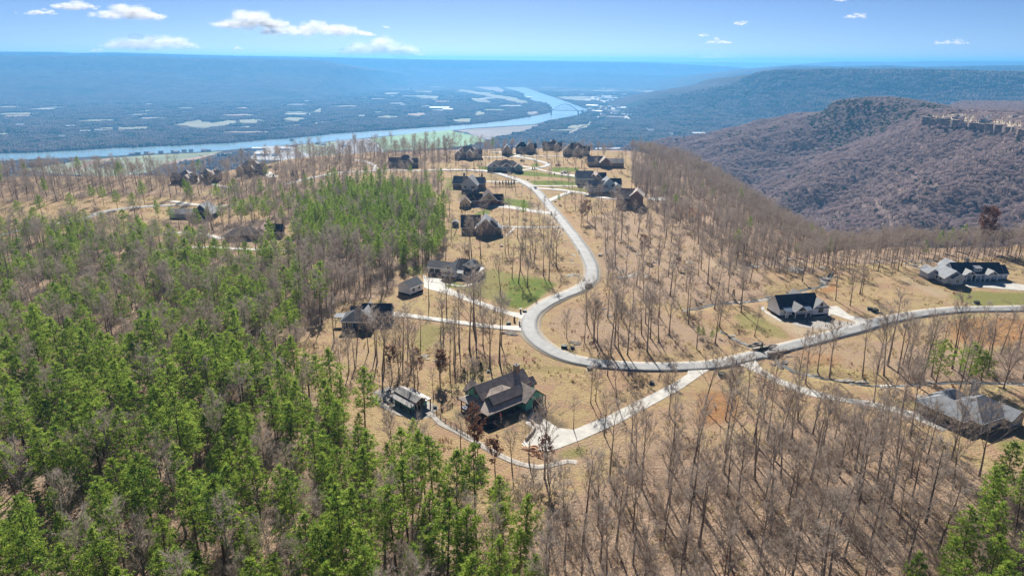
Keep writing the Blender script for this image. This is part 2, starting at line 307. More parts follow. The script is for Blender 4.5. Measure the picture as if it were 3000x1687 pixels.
def drape(name, wpoly, m, off=.1, step=2.5, grow=3, hfun=None, kind='structure', **kw):
    hf = hfun or H; P_ = []
    n_ = len(wpoly)
    for i in range(n_):
        a_, b_ = np.array(wpoly[i]), np.array(wpoly[(i+1) % n_]); k = max(1, int(np.hypot(*(b_-a_))/step))
        for t in range(k): P_.append(a_+(b_-a_)*t/k)
    P_ = np.array(P_); nb_ = len(P_); x0, y0 = P_.min(0); x1, y1 = P_.max(0)
    X, Y = np.meshgrid(np.arange(x0, x1, step), np.arange(y0, y1, step)); X = X.ravel(); Y = Y.ravel()
    if len(X):
        ok = inpoly(X, Y, [tuple(q) for q in P_]) & (segdist(X, Y, [tuple(q) for q in P_], True) > step*.4); X = X[ok]; Y = Y[ok]
    vs = [Vector((float(a), float(b))) for a, b in P_] + [Vector((float(a), float(b))) for a, b in zip(X, Y)]
    r = delaunay_2d_cdt(vs, [(i, (i+1) % nb_) for i in range(nb_)], [list(range(nb_))], 1, 1e-4)
    co = np.array([[v.x, v.y] for v in r[0]]); z = hf(co[:,0], co[:,1]) + off
    V = [(a, b, c) for (a, b), c in zip(co, z)]; F = [list(f) for f in r[2]]
    rim = MB(); rim.v = V; rim.f = F
    Z = hf(P_[:,0], P_[:,1]) + off
    for i in range(nb_):
        j = (i+1) % nb_; rim.face([(P_[i][0], P_[i][1], Z[i]), (P_[i][0], P_[i][1], Z[i]-.45), (P_[j][0], P_[j][1], Z[j]-.45), (P_[j][0], P_[j][1], Z[j])])
    block_poly(P_, grow); return rim.obj(name, m, kind=kind, **kw)
# roads
m, nt, n, L, o = newmat('road_surface')
p = n.new('ShaderNodeBsdfPrincipled'); a_ = noise(nt, .16, 6, .75); b_ = noise(nt, 2.2, 4, .8)
cc = mixc(nt, ramp(nt, a_, .4, .6), (.19,.195,.192), (.27,.27,.262)); cc = mixc(nt, math_(nt, 'MULTIPLY', ramp(nt, b_, .5, .75), .45), cc, (.15,.15,.148))
L.new(cc, p.inputs['Base Color']); p.inputs['Roughness'].default_value = .75; L.new(p.outputs[0], o.inputs[0]); MAT['road'] = m
MAT['concrete'] = mat('concrete', (.47,.45,.405), .8, .16, .35, fine=None)
MAT['gravel'] = mat('gravel', (.37,.34,.30), .95, .25, .5, bump=.3)
MAT['edge'] = mat('road_edge_shadow_gap', (.05,.05,.048), .9, .3, .8)
ROADS = []
def road(pts, w_, m_='road', name='road', off=.14, **kw):
    r, C = ribbon(name, GG(pts), w_, MAT[m_], off, **kw); ROADS.append((C, w_)); return C
MAIN = [(1290,498),(1364,498.6),(1415,501),(1454,507.6),(1492,519),(1530.6,533),(1556,547),(1577,564),(1595,584.5),(1615,610),(1641,641),(1664,669),(1688,700),(1712,735),(1730,772),(1735,800),(1727,825),(1695,848),(1641,870),(1594,894),(1562,919),(1550,945),(1552,968),(1568,992),(1600,1018),(1645,1041),(1704,1058),(1776,1068),(1893,1075),(2000,1074),(2116,1064.5),(2233,1039),(2349,1006),(2466,975),(2582,942),(2699,919),(2815,907),(3000,904),(3250,904)]
MAT['verge'] = mat('gravel_verge', (.40,.35,.28), .95, .3, .9, c2=(.50,.40,.27), fine=3); ribbon('road_verge', GG(MAIN), 8.6, MAT['verge'], .05, skirt=.1, widths=[8,8.6,7.8,8.8,8,9.2,8.4,8,8.8,9,10,9.4,8.2,8.6,8,9,8.2,8,8.6])
CM = road(MAIN, 6.6)
road([(1473,506),(1541,498),(1568,494),(1596,488),(1606,483),(1596,477),(1562,468),(1521,461),(1487,458.5)], 5.5, off=.11)
road([(1487,459),(1446,461),(1365,460)], 4, off=.09)
road([(1507,460),(1534.6,452),(1548,447.5)], 4.5, 'concrete', 'driveway', off=.16)
road([(1521,459),(1640,457.5),(1715,455)], 3.2, off=.17)
road([(835,541),(892,526),(944,515),(996,506),(1087,502),(1200,500),(1290,498)], 5, off=.1)
road([(1035,469),(1074,475),(1098,487),(1098,500)], 4.5, off=.12)
road([(-60,700),(0,690),(90,668),(230,645),(300,622),(420,606),(540,600),(620,600)], 5.5, off=.1)
road([(560,520),(600,535),(680,552)], 4, off=.1)
road([(500,590),(620,604),(700,600)], 5, 'concrete', 'driveway', off=.16)
road([(360,690),(450,688),(560,682),(650,700)], 4.5, 'concrete', 'driveway', off=.16)
road([(450,735),(600,725),(700,730),(840,735)], 4, 'concrete', 'driveway', off=.12)
drv = lambda pts: drape('driveway', GG(pts), MAT['concrete'], .10, grow=5)
drv([(1240,803),(1253,813),(1301,817),(1296,826),(1310,842),(1345,858),(1420,887),(1500,914),(1545,918),(1540,938),(1500,926),(1420,900),(1340,872),(1266,850),(1242,842)])
drv([(1578,1212),(1587,1222),(1634,1253),(1681,1259),(1782,1218),(1900,1159),(1978,1120),(2014,1096),(2016,1081),(2082,1080),(2050,1102),(2000,1137),(1822,1235),(1704,1288),(1610,1323),(1540,1312),(1528,1300),(1563,1257),(1540,1240),(1556,1200)])
drv([(2162,1066),(2212,1054),(2233,1081),(2280,1109),(2366,1138),(2455,1163),(2544,1174),(2616,1191),(2687,1209),(2719,1209),(2758,1197),(2762,1213),(2816,1249),(2759,1263),(2687,1231),(2616,1206),(2509,1184),(2401,1166),(2344,1152),(2280,1124),(2223,1095)])
drv([(2429,898),(2454,897),(2489,923),(2560,941),(2524,951),(2444,923),(2428,919)])
drv([(2825,832),(2840,822),(2935,824),(3000,835),(3120,850),(3120,864),(3000,852),(2890,843),(2835,842)])
drv([(1379,592),(1408,593),(1434,602),(1460,600),(1560,614),(1618,622),(1620,629),(1560,622),(1473,609),(1434,606),(1413,610),(1386,610)])
road([(1140,920),(1190,925),(1300,939),(1420,955),(1552,966)], 4, 'concrete', 'driveway', off=.10, widths=[6,4,4,4,7])
road([(1150,925),(1140,950),(1125,957)], 1.4, 'concrete', 'footpath', off=.13)
road([(1465,663),(1500,665),(1560,667),(1655,666)], 3.4, 'road', 'driveway', off=.10, widths=[3,3,5,3,3,4])
road([(1440,668),(1478,690),(1500,675),(1508,668)], 1.2, 'concrete', 'footpath', off=.12)
road([(1560,545),(1650,545),(1725,546)], 3.4, 'concrete', 'driveway', off=.10)
road([(1575,552),(1633,556),(1671,561),(1710,566.5),(1748,577),(1812,583)], 5, 'concrete', 'driveway', off=.10, widths=[5,6,5,5,7,9])
road([(1606,590),(1641,574),(1671,563)], 5, 'concrete', 'driveway', off=.12)
road([(1376,522),(1395,530),(1412,532.5),(1433,532.5),(1530,534)], 4, 'concrete', 'driveway', off=.10, widths=[9,8,4,4,4,4])
road([(1521,485.6),(1555,492),(1600,502),(1640,510),(1690,517),(1712,520)], 3.6, 'concrete', 'driveway', off=.10, widths=[4,4,3.5,3.5,8,8])
road([(1440,446),(1470,447),(1500,452),(1530,450)], 6, 'concrete', 'driveway', off=.18)
road([(760,480),(775,505),(800,520)], 9, 'concrete', 'driveway', off=.1)
road([(2238,898),(2236,908),(2290,941)], 1.5, 'concrete', 'footpath', off=.10)
road([(1255,822),(1305,832),(1352,839),(1390,830),(1420,812)], 1.5, 'concrete', 'footpath', off=.13)
road([(2360,930),(2400,930),(2432,922)], 1.4, 'concrete', 'footpath', off=.13)
road([(1085,1160),(1120,1185),(1180,1215),(1262,1215),(1290,1240),(1350,1270),(1420,1310),(1500,1350),(1580,1368),(1660,1352),(1690,1355)], 2.2, 'gravel', 'gravel_drive', off=.03)
drape('gravel_yard', GG([(1090,1150),(1150,1190),(1205,1232),(1260,1222),(1285,1195),(1265,1180),(1200,1150),(1140,1130)]), MAT['gravel'], .025)
# creek water
m, nt, n, L, o = newmat('creek_water'); p = n.new('ShaderNodeBsdfPrincipled'); p.inputs['Base Color'].default_value = (.06,.07,.07,1); p.inputs['Roughness'].default_value = .45
b_ = n.new('ShaderNodeBump'); b_.inputs['Strength'].default_value = .25; L.new(noise(nt, 1.5, 3), b_.inputs['Height']); L.new(b_.outputs[0], p.inputs['Normal']); L.new(p.outputs[0], o.inputs[0]); MAT['creek'] = m
for c in CREEKS:
    cc_ = np.array(c); ribbon('creek_water', cc_, 2.4, MAT['creek'], .12, grow=1.5, nx_=3, flat=True, skirt=.0, widths=[1.6,3.2,2.0,3.6,1.8,4.0,2.2,3.0,1.8])
# ---------------------------------------------------------------- valley
VZ = -300.0
m, nt, n, L, o = newmat('valley_land'); p = n.new('ShaderNodeBsdfPrincipled')
a_ = noise(nt, .0011, 6, .6); b_ = noise(nt, .012, 5, .75); c_ = noise(nt, .0004, 4, .5, dist=1.5)
cc = mixc(nt, ramp(nt, b_, .35, .65), (.085,.07,.058), (.15,.115,.09)); cc = mixc(nt, ramp(nt, a_, .60, .66), cc, (.07,.085,.05)); cc = mixc(nt, ramp(nt, c_, .67, .70), cc, (.32,.27,.18))
L.new(cc, p.inputs['Base Color']); p.inputs['Roughness'].default_value = 1; p.inputs['Specular IOR Level'].default_value = 0
bb = n.new('ShaderNodeBump'); bb.inputs['Strength'].default_value = .8; bb.inputs['Distance'].default_value = 12; L.new(b_, bb.inputs['Height']); L.new(bb.outputs[0], p.inputs['Normal']); L.new(p.outputs[0], o.inputs[0]); MAT['valley'] = m
FARY = 27000.0
NXv, NYv = 160, 140
xs = np.linspace(-26000, 26000, NXv); ys = 650 + (FARY-650)*np.linspace(0, 1, NYv)**1.6
Xv, Yv = np.meshgrid(xs, ys)
def vh(X, Y): return VZ + 0*X
I = np.arange(NXv*NYv).reshape(NYv, NXv)
obj('valley_land', mesh_np('valley_land', np.stack([Xv.ravel(), Yv.ravel(), vh(Xv, Yv).ravel()], -1), np.stack([I[:-1,:-1], I[:-1,1:], I[1:,1:], I[1:,:-1]], -1).reshape(-1,4), MAT['valley']), kind='structure')
m, nt, n, L, o = newmat('river_water'); p = n.new('ShaderNodeBsdfPrincipled'); p.inputs['Base Color'].default_value = (.30,.42,.42,1); p.inputs['Roughness'].default_value = .16; p.inputs['Specular IOR Level'].default_value = 1.0
b_ = n.new('ShaderNodeBump'); b_.inputs['Strength'].default_value = .35; b_.inputs['Distance'].default_value = 2; L.new(noise(nt, .05, 5, .7), b_.inputs['Height']); L.new(b_.outputs[0], p.inputs['Normal']); L.new(p.outputs[0], o.inputs[0]); MAT['river'] = m
VPOLY = []
def vpoly(name, pts, m_, z=.8, thick=None):
    w_ = [tuple(gp(*p, VZ)) for p in pts]; z = VZ + z
    tr = tessellate_polygon([[Vector((x, y, z)) for x, y in w_]]); b = MB(); b.v = [(x, y, z) for x, y in w_]; b.f = [list(t) for t in tr]
    VPOLY.append(w_); me = b.mesh(name, m_); 
    for pl in me.polygons:
        if pl.normal.z < 0: pl.flip()
    return obj(name, me, kind='structure')
vpoly('river', [(-400,476),(-150,462),(0,452),(155,446),(349,435),(543,427),(699,419),(854,406),(1000,392),(1233,376),(1388,365),(1505,351),(1582,338),(1612,331),(1620,322),(1614,312),(1598,303),(1563,295),(1536,285),(1534,276),(1516,268),(1481,258),(1458,248),(1485,247.5),(1543,258),(1582,272),(1621,285),(1660,299),(1718,320),(1720,325),(1691,338),(1621,351),(1563,365),(1388,376),(1330,382),(1233,390),(1116,401),(1000,411),(932,419),(776,430),(660,441),(582,446),(427,452),(330,458),(213,462),(116,466),(0,473),(-150,484),(-400,500)], MAT['river'])
vpoly('pond', [(515,413),(600,406),(660,403),(730,397),(795,391),(750,395),(700,401),(640,405),(560,411)], MAT['river'])
fm = {'pale': mat('pale_field', (.25,.235,.14), .95, .2, .004), 'green': mat('green_field', (.24,.37,.15), .95, .12, .003), 'mauve': mat('bare_field', (.27,.225,.19), .95, .18, .004),
      'tan': mat('tan_field', (.38,.25,.16), .95, .15, .005), 'white': mat('pale_yard', (.44,.41,.37), .9, .2, .01), 'olive': mat('olive_field', (.26,.28,.13), .95, .2, .004), 'vroad': mat('pale_road', (.5,.48,.44), .9, .1, .01)}
FIELDS = [('green',[(1081,407),(1160,398),(1233,389),(1322,382),(1334,388),(1365,392),(1400,403),(1427,413),(1400,423),(1330,432),(1128,445)]),
 ('mauve',[(1336,383),(1400,377),(1466,374),(1500,371),(1582,366),(1543,382),(1500,392),(1466,400),(1435,411),(1400,404),(1373,391)]),
 ('mauve',[(985,413),(1040,408),(1078,407),(1110,428),(1125,450),(1100,470),(985,470)]), ('olive',[(880,424),(960,418),(985,414),(985,470),(900,455),(860,435)]),
 ('white',[(770,430),(820,428),(860,432),(900,452),(960,462),(980,478),(800,470),(730,468),(745,448)]),
 ('olive',[(60,495),(120,485),(210,476),(250,470),(330,464),(430,456),(580,449),(655,444),(610,455),(520,470),(480,480),(430,510),(300,520),(120,505)]),
 ('tan',[(190,502),(230,486),(270,472),(338,461),(322,470),(280,478),(240,498),(210,508)]), ('tan',[(430,476),(500,470),(560,458),(600,452),(640,448),(600,462),(540,476),(480,484)]),
 ('pale',[(517,367),(540,358),(580,350),(600,352),(620,362),(665,352),(690,354),(690,364),(650,370),(600,375),(560,372),(545,368)]), ('pale',[(700,352),(750,348),(790,356),(760,362),(705,360)]),
 ('pale',[(823,348),(850,343),(890,345),(915,350),(870,357)]), ('pale',[(915,360),(940,355),(965,362),(930,365)]), ('pale',[(920,330),(930,318),(955,318),(950,328)]), ('tan',[(714,287),(750,272),(770,271),(822,283),(780,289)]),
 ('tan',[(0,278),(50,284),(100,282),(90,286),(40,288),(0,284)]), ('tan',[(318,286),(370,274),(420,272),(410,280),(350,285)]), ('white',[(184,273),(280,270),(278,276),(190,276)]), ('pale',[(575,266),(635,267),(600,271)]), ('pale',[(850,250),(910,247),(900,253)]),
 ('mauve',[(1350,245),(1400,246),(1460,256),(1483,268),(1470,271),(1420,262),(1375,252)]), ('pale',[(1346,262),(1360,264),(1420,272),(1520,288),(1545,300),(1530,304),(1470,290),(1400,277),(1348,268)]),
 ('pale',[(1204,280),(1240,279),(1298,283),(1290,290),(1230,286)]), ('pale',[(1373,290),(1385,286),(1440,295),(1445,301),(1400,299)]), ('pale',[(1125,272),(1175,271),(1178,276),(1130,277)]), ('white',[(1166,231),(1180,230),(1265,236),(1262,239)]),
 ('white',[(1250,322),(1275,318),(1325,322),(1320,326)]), ('pale',[(1320,352),(1350,348),(1398,348),(1380,358),(1340,357)]), ('tan',[(1180,335),(1230,330),(1257,334),(1240,342)]), ('pale',[(1095,342),(1130,338),(1190,342),(1150,347)]), ('pale',[(1510,298),(1540,293),(1555,300),(1520,305)]), ('mauve',[(1530,332),(1560,326),(1585,328),(1560,337)]), ('pale',[(1385,328),(1400,325),(1430,332),(1388,340)]),
 ('pale',[(1630,284),(1700,282),(1740,290),(1720,296),(1660,292)]), ('pale',[(1640,372),(1680,366),(1728,361),(1726,372),(1690,379)]), ('white',[(1775,353),(1790,355),(1802,367),(1790,366)]), ('pale',[(1730,308),(1765,310),(1760,318),(1735,316)]),
 ('white',[(1810,315),(1850,318),(1870,310),(1960,290),(1950,300),(1890,320),(1830,324)]), ('white',[(1770,331),(1810,330),(1805,334)]), ('pale',[(1870,268),(1960,262),(2110,256),(2120,262),(1990,270),(1900,276)]), ('white',[(1850,280),(1880,283),(1960,284),(1930,296),(1880,296)]), ('white',[(1715,433),(1870,432),(1866,436),(1720,438)]), ('white',[(1700,445),(1760,447),(1830,447),(1820,455),(1700,456)]), ('white',[(1890,384),(1915,388),(1920,384),(1905,378),(1895,374)]), ('white',[(2018,398),(2035,386),(2065,384),(2080,398),(2040,404)]), ('white',[(1950,385),(1975,388),(1970,395),(1945,392)]), ('pale',[(1410,240),(1425,232),(1435,245)]), ('white',[(1616,242),(1650,242),(1648,246),(1618,246)])]
FC = {'green':'green field','mauve':'bare field','olive':'olive field','white':'pale yard','tan':'tan field','pale':'pale field'}
for k, (c_, pts) in enumerate(FIELDS): vpoly(FC[c_].replace(' ', '_'), pts, fm[c_], .9 + .02*(k % 7))
_cr = random.Random(21)
for k in range(330):
    Yc = math.sqrt(_cr.uniform(3800.**2, 12500.**2)); Xc = _cr.uniform(-.78, .66)*Yc
    if any(inpoly(np.array([Xc]), np.array([Yc]), w__)[0] for w__ in VPOLY) or segdist(np.array([Xc]), np.array([Yc]), VPOLY[0], True)[0] < 250: continue
    a_, b__ = _cr.uniform(40, 240), _cr.uniform(30, 130); nn = _cr.randint(6, 10); th = _cr.uniform(-.25, .25)
    pp = [(Xc+a_*_cr.uniform(.5, 1.2)*math.cos(6.283*j/nn+th), Yc+b__*_cr.uniform(.5, 1.2)*math.sin(6.283*j/nn+th)) for j in range(nn)]
    c_ = _cr.choice(['pale','pale','tan','olive','mauve','white'] if k % 3 else ['olive','pale','tan']); b_m = MB(); b_m.face([(x, y, VZ+.6+.01*(k % 20)) for x, y in pp]); b_m.obj(FC[c_].replace(' ', '_'), fm[c_], kind='structure'); VPOLY.append(pp)
def vribbon(pts, w_, z=1.2, name='road', m_=None):
    C = smooth_path([gp(*p, VZ) for p in pts], 60); T = np.gradient(C, axis=0); T /= np.linalg.norm(T, axis=1)[:,None]; N = np.stack([-T[:,1], T[:,0]], -1)
    V = np.concatenate([np.column_stack([C+N*w_/2, np.full(len(C), VZ+z)]), np.column_stack([C-N*w_/2, np.full(len(C), VZ+z)])]); k = len(C)
    obj(name, mesh_np(name, V, [(i+k, i+k+1, i+1, i) for i in range(k-1)], m_ or fm['vroad']), kind='structure'); VPOLY.append([tuple(q) for q in np.vstack([C+N*(w_/2+8), (C-N*(w_/2+8))[::-1]])])
vribbon([(1755,281),(1738,287),(1750,294),(1780,303),(1792,312),(1776,322)], 60)
vribbon([(1760,281),(1744,287),(1762,294),(1795,303),(1805,312),(1795,322)], 30)
vribbon([(1825,325),(1850,330),(1840,342),(1835,350)], 40)
vribbon([(1860,348),(1890,365),(1895,382)], 22)
vribbon([(1717,321),(1760,324),(1800,326)], 20, 6)
for pts_, wd_ in [([(0,335),(200,322),(420,318),(640,306),(900,300),(1100,290)],11),([(300,470),(520,462),(700,447),(860,424)],9),([(700,395),(820,372),(1000,352),(1200,318),(1330,296),(1500,292)],11),([(60,400),(260,384),(480,380),(700,372),(980,372)],9),([(1700,262),(1800,272),(1850,288),(1905,300),(1960,300)],14),([(1500,268),(1300,268),(1100,258)],14),([(1600,300),(1700,296),(1752,285)],12),([(1640,400),(1690,380),(1740,352),(1765,330)],9)]: vribbon(pts_, wd_, 1.0)
vribbon([(500,478),(440,480),(400,500),(350,530)], 8, 1.6)
vribbon([(1078,407),(1110,430),(1128,452)], 10, 1.6)
VR = VPOLY
# ---------------------------------------------------------------- forested hills and ridges
m, nt, n, L, o = newmat('hill_forest_floor'); p = n.new('ShaderNodeBsdfPrincipled')
b_ = noise(nt, .02, 6, .75); a_ = noise(nt, .0012, 4, .6); cc = mixc(nt, ramp(nt, b_, .3, .7), (.14,.105,.095), (.30,.23,.20)); cc = mixc(nt, ramp(nt, a_, .55, .68), cc, (.06,.07,.045))
L.new(cc, p.inputs['Base Color']); p.inputs['Roughness'].default_value = 1; p.inputs['Specular IOR Level'].default_value = 0
bb = n.new('ShaderNodeBump'); bb.inputs['Strength'].default_value = .9; bb.inputs['Distance'].default_value = 9; L.new(b_, bb.inputs['Height']); L.new(bb.outputs[0], p.inputs['Normal']); L.new(p.outputs[0], o.inputs[0]); MAT['hill'] = m
m, nt, n, L, o = newmat('distant_ridge_forest'); p = n.new('ShaderNodeBsdfPrincipled')
b_ = noise(nt, .008, 7, .8); a_ = noise(nt, .0009, 4, .6); cc = mixc(nt, ramp(nt, b_, .3, .7), (.05,.04,.036), (.17,.13,.11)); cc = mixc(nt, ramp(nt, a_, .55, .68), cc, (.05,.065,.04))
L.new(cc, p.inputs['Base Color']); p.inputs['Roughness'].default_value = 1; p.inputs['Specular IOR Level'].default_value = 0
bb = n.new('ShaderNodeBump'); bb.inputs['Strength'].default_value = 1; bb.inputs['Distance'].default_value = 25; L.new(b_, bb.inputs['Height']); L.new(bb.outputs[0], p.inputs['Normal']); L.new(p.outputs[0], o.inputs[0]); MAT['ridge'] = m
# near hill across the gorge
RIM = [(850,1150),(875,1250),(861,1350),(848,1450),(890,1560),(910,1700),(880,1850),(868,1940),(925,2040),(1250,2180),(1500,2400),(3200,2500),(3200,900),(1500,800),(1000,950),(900,1050)]
SPUR = []
for px, py, D in [(2450,286,1960),(2390,292,2030),(2330,322,2080),(2280,357,2120),(2150,392,2180),(2000,418,2230),(1870,434,2300),(1700,450,2400)]:
    d = ray(px, py); t = D/d[1]; SPUR.append((d[0]*t, D, CZ + d[2]*t - 46))
hx = np.arange(-150, 2300, 9.0); hy = np.arange(620, 2900, 9.0); HX, HY = np.meshgrid(hx, hy)
def h2(X, Y):
    d = segdist(X, Y, RIM, True); ins = inpoly(X, Y, RIM); nz = fnoise(X, Y, 420, 31, 4); d2 = np.where(ins, 0, d)
    hump = np.exp(-((X-960)**2+(Y-1850)**2)/170.**2); top = -9 + 22*hump - 14*sst(1560, 1700, Y)*(1-hump) + 3*nz - 9*sst(1500, 1900, Y)
    cliff = 16*sst(0, 12, d2)*sst(1700, 1500, Y)
    dd = np.maximum(d2*(1+.18*nz), 0); z1 = top - cliff - np.where(dd < 60, dd*1.0, np.where(dd < 150, 60+(dd-60)*.55, np.where(dd < 450, 109.5 + (dd-150)*.2, 169.5 + (dd-450)*.13)))*sst(1450, 1750, Y) - np.where(dd < 420, dd*.42, 176 + (dd-420)*.13)*(1-sst(1450, 1750, Y))
    z2 = np.full(X.shape, -400.0)
    for (x0,y0,a0), (x1,y1,a1) in zip(SPUR[:-1], SPUR[1:]):
        dx, dy = x1-x0, y1-y0; t = np.clip(((X-x0)*dx+(Y-y0)*dy)/(dx*dx+dy*dy), 0, 1); q = np.hypot(X-x0-t*dx, Y-y0-t*dy); q = q*(1+.15*nz)
        z2 = np.maximum(z2, a0+(a1-a0)*t - (np.sqrt(q*q+60*60)-60)*.26)
    fl = -303 + 110*sst(250, 1400, X)
    z = np.maximum(np.maximum(z1, z2), fl) + 20*(fnoise(X, Y, 260, 77, 5)-.25)*sst(25, 200, np.where(ins, 0, d)) 
    return z - .42*np.maximum(0, Y-2150)*sst(1500, 1150, X)
ZH = h2(HX, HY)
def H2(x, y):
    fx = np.clip((np.asarray(x)-hx[0])/9, 0, len(hx)-1.001); fy = np.clip((np.asarray(y)-hy[0])/9, 0, len(hy)-1.001); i = fx.astype(int); j = fy.astype(int); a = fx-i; b = fy-j
    return ZH[j,i]*(1-a)*(1-b)+ZH[j,i+1]*a*(1-b)+ZH[j+1,i]*(1-a)*b+ZH[j+1,i+1]*a*b
I = np.arange(HX.size).reshape(HX.shape); q = np.stack([I[:-1,:-1], I[:-1,1:], I[1:,1:], I[1:,:-1]], -1); kp = (ZH[:-1,:-1] > -302.5)
obj('hill', mesh_np('hill', np.stack([HX.ravel(), HY.ravel(), ZH.ravel()], -1), q[kp], MAT['hill'], True), kind='structure')
# long ridges, lofted: crest points (px, py, distance) with a front foot
RIDGES = []
def ridge(name, crest, foot, back=2500, step=None, nseed=1, amp=18, flat=.18, nf_=26):
    W = []
    for px, py, D in crest:
        d = ray(px, py); t = D/d[1]; W.append((d[0]*t, D, CZ+d[2]*t))
    W = np.array(W); n1 = 260; tt = np.linspace(0, 1, n1); s_ = np.r_[0, np.cumsum(np.hypot(np.diff(W[:,0]), np.diff(W[:,1])))]; s_ /= s_[-1]
    cx_ = np.interp(tt, s_, W[:,0]); cy_ = np.interp(tt, s_, W[:,1]); cz_ = np.interp(tt, s_, W[:,2])
    u = np.r_[np.linspace(-1, 0, nf_), np.linspace(0, 1, 10)[1:]]
    X = np.repeat(cx_[:,None], len(u), 1); Y = cy_[:,None] + np.where(u < 0, u*foot, u*back)[None,:]; hgt = cz_ - VZ
    prof = np.where(u < 0, np.where(u > -.16, 1 - .35*(-u/.16)**1.3, .65*(1-(-u-.16)/.84)**1.7), 1 - .25*u)
    nz = fnoise(X, Y, foot*.45, nseed, 4)
    Z = VZ - 6 + (hgt[:,None]+6)*prof[None,:] + nz*amp*np.clip(-u*4, 0, 1)[None,:]*np.clip((1+u)*5, 0, 1)[None,:]*np.clip(hgt/120, 0, 1)[:,None]
    X = X + 0*Z; V = np.stack([X.ravel(), Y.ravel(), Z.ravel()], -1); I = np.arange(X.size).reshape(X.shape)
    obj(name, mesh_np(name, V, np.stack([I[:-1,:-1], I[1:,:-1], I[1:,1:], I[:-1,1:]], -1).reshape(-1,4), MAT['ridge'], True), kind='structure')
    RIDGES.append((X, Y, Z, hgt)); return X, Y, Z
ridge('ridge', [(-900,170,8600),(-200,166,8600),(0,163.5,8600),(200,164,8600),(400,166,8700),(480,166,8700),(500,170,8700),(700,172,8900),(900,175,9100),(950,179,9200),(990,190,9200),(1050,200,9800),(1130,208,11000),(1220,222,12500),(1280,234,13000),(1340,246,13000)], 2600, amp=26)
ridge('far_ridge', [(-1500,151,10600),(-200,152,10600),(0,152,10600),(180,153,10700),(215,156,10700),(330,154,10900),(500,159,11400),(700,164,12000),(1000,169,12400),(1250,175,12800),(1500,178,13500),(1900,184,14500),(2150,196,14500),(2300,215,14500),(2350,235,14500)], 1500, nseed=4)
ridge('far_ridge', [(-2500,170,24000),(300,170,24000),(1100,174,24000),(1500,177,24500),(1900,180,25000),(2400,186,25000),(3800,186,25000)], 2500, nseed=8)
ridge('hills', [(1180,222,13000),(1300,214,12500),(1370,208,12500),(1450,212,12500),(1520,208,12500),(1640,214,12500),(1760,212,12500),(1850,219,12500),(1950,222,12500),(2100,224,12500)], 1600, back=900, nseed=14)
ridge('far_ridge', [(2000,236,15000),(2150,214,15000),(2280,198,15000),(2330,190,15500),(2400,184,16000),(2440,181,16500),(2570,181,16500),(2600,182,17000),(2750,179,17000),(3000,180,17000),(3800,180,17000)], 2500, nseed=9)
ridge('ridge', [(1960,276,9000),(2010,262,9000),(2080,238,9000),(2160,216,9000),(2260,203,9000),(2320,192,9000),(2380,193,9000),(2460,195,8800),(2600,192,8600),(2700,196,8600),(3000,191,8600),(3800,190,8600)], 1300, nseed=12)
RA = ridge('ridge', [(1690,362,5600),(1790,345,5600),(1850,330,5600),(1930,297,5600),(2010,280,5500),(2100,262,5400),(2180,245,5300),(2215,225,5200),(2250,213,5100),(2300,208,5000),(2450,206,4900),(2700,208,4700),(3000,214,4500),(3700,220,4300)], 2000, back=1500, nseed=6, amp=38)
HAZE_D = 0.9e-4
HOUSE_BLOCK = []; LAND = []
# ---------------------------------------------------------------- house kit
def hm(n_, c, **k): MAT[n_] = mat(n_, c, **k)
hm('white_siding', (.90,.91,.92), rough=.7, var=.05, scale=.6); hm('green_siding', (.13,.46,.37), rough=.7, var=.1, scale=.6); hm('navy_siding', (.035,.06,.13), rough=.7, var=.12, scale=.6)
hm('grey_siding', (.48,.52,.57), rough=.75, var=.08, scale=.6); hm('blue_siding', (.36,.50,.60), rough=.75, var=.08, scale=.6); hm('tan_siding', (.52,.42,.26), rough=.8, var=.12, scale=.7)
hm('red_brick', (.27,.085,.075), rough=.9, var=.25, scale=1.4, fine=6); hm('brown_brick', (.34,.245,.19), rough=.9, var=.25, scale=1.2, fine=6); hm('stone_wall', (.46,.39,.32), rough=.9, var=.35, scale=1.3, fine=4)
hm('dark_wood', (.075,.045,.035), rough=.8, var=.2); hm('log_tan', (.34,.23,.12), rough=.8, var=.2, scale=1); hm('teal_siding', (.27,.39,.38), rough=.8, var=.15, scale=.6); hm('cream_stucco', (.50,.44,.36), rough=.85, var=.12, scale=.8)
hm('black_shingle', (.058,.066,.086), rough=.65, var=.30, scale=.45, fine=3.5, spec=.5); hm('brown_shingle', (.52,.435,.37), rough=.85, var=.22, scale=.5, fine=3.0, spec=.3); hm('grey_shingle', (.27,.29,.315), rough=.8, var=.22, scale=.4, fine=3.0, spec=.4)
hm('taupe_shingle', (.33,.265,.225), rough=.85, var=.2, scale=.5, fine=3); hm('maroon_shingle', (.06,.022,.026), rough=.8, var=.25, scale=.5, fine=3, spec=.4); hm('red_metal', (.20,.085,.07), rough=.5, var=.2, scale=.4); hm('pale_metal', (.42,.40,.375), rough=.55, var=.2, scale=.5, fine=2)
hm('blue_metal', (.16,.21,.28), rough=.4, var=.1, spec=.6); hm('white_trim', (.80,.80,.78), rough=.6, var=.03); hm('foundation_block', (.20,.19,.18), rough=.95, var=.2); hm('black_metal', (.02,.02,.022), rough=.5, var=.1); hm('steel', (.55,.56,.57), rough=.3, var=.05, metal=.8); hm('door_brown', (.045,.03,.025), rough=.6, var=.15); hm('red_cloth', (.5,.05,.05), rough=.8); hm('slate_blue_floor', (.14,.17,.24), rough=.7, var=.15)
m, nt, n, L, o = newmat('window_glass'); p = n.new('ShaderNodeBsdfPrincipled'); p.inputs['Base Color'].default_value = (.02,.025,.03,1); p.inputs['Roughness'].default_value = .08; p.inputs['Specular IOR Level'].default_value = .8; L.new(p.outputs[0], o.inputs[0]); MAT['glass'] = m
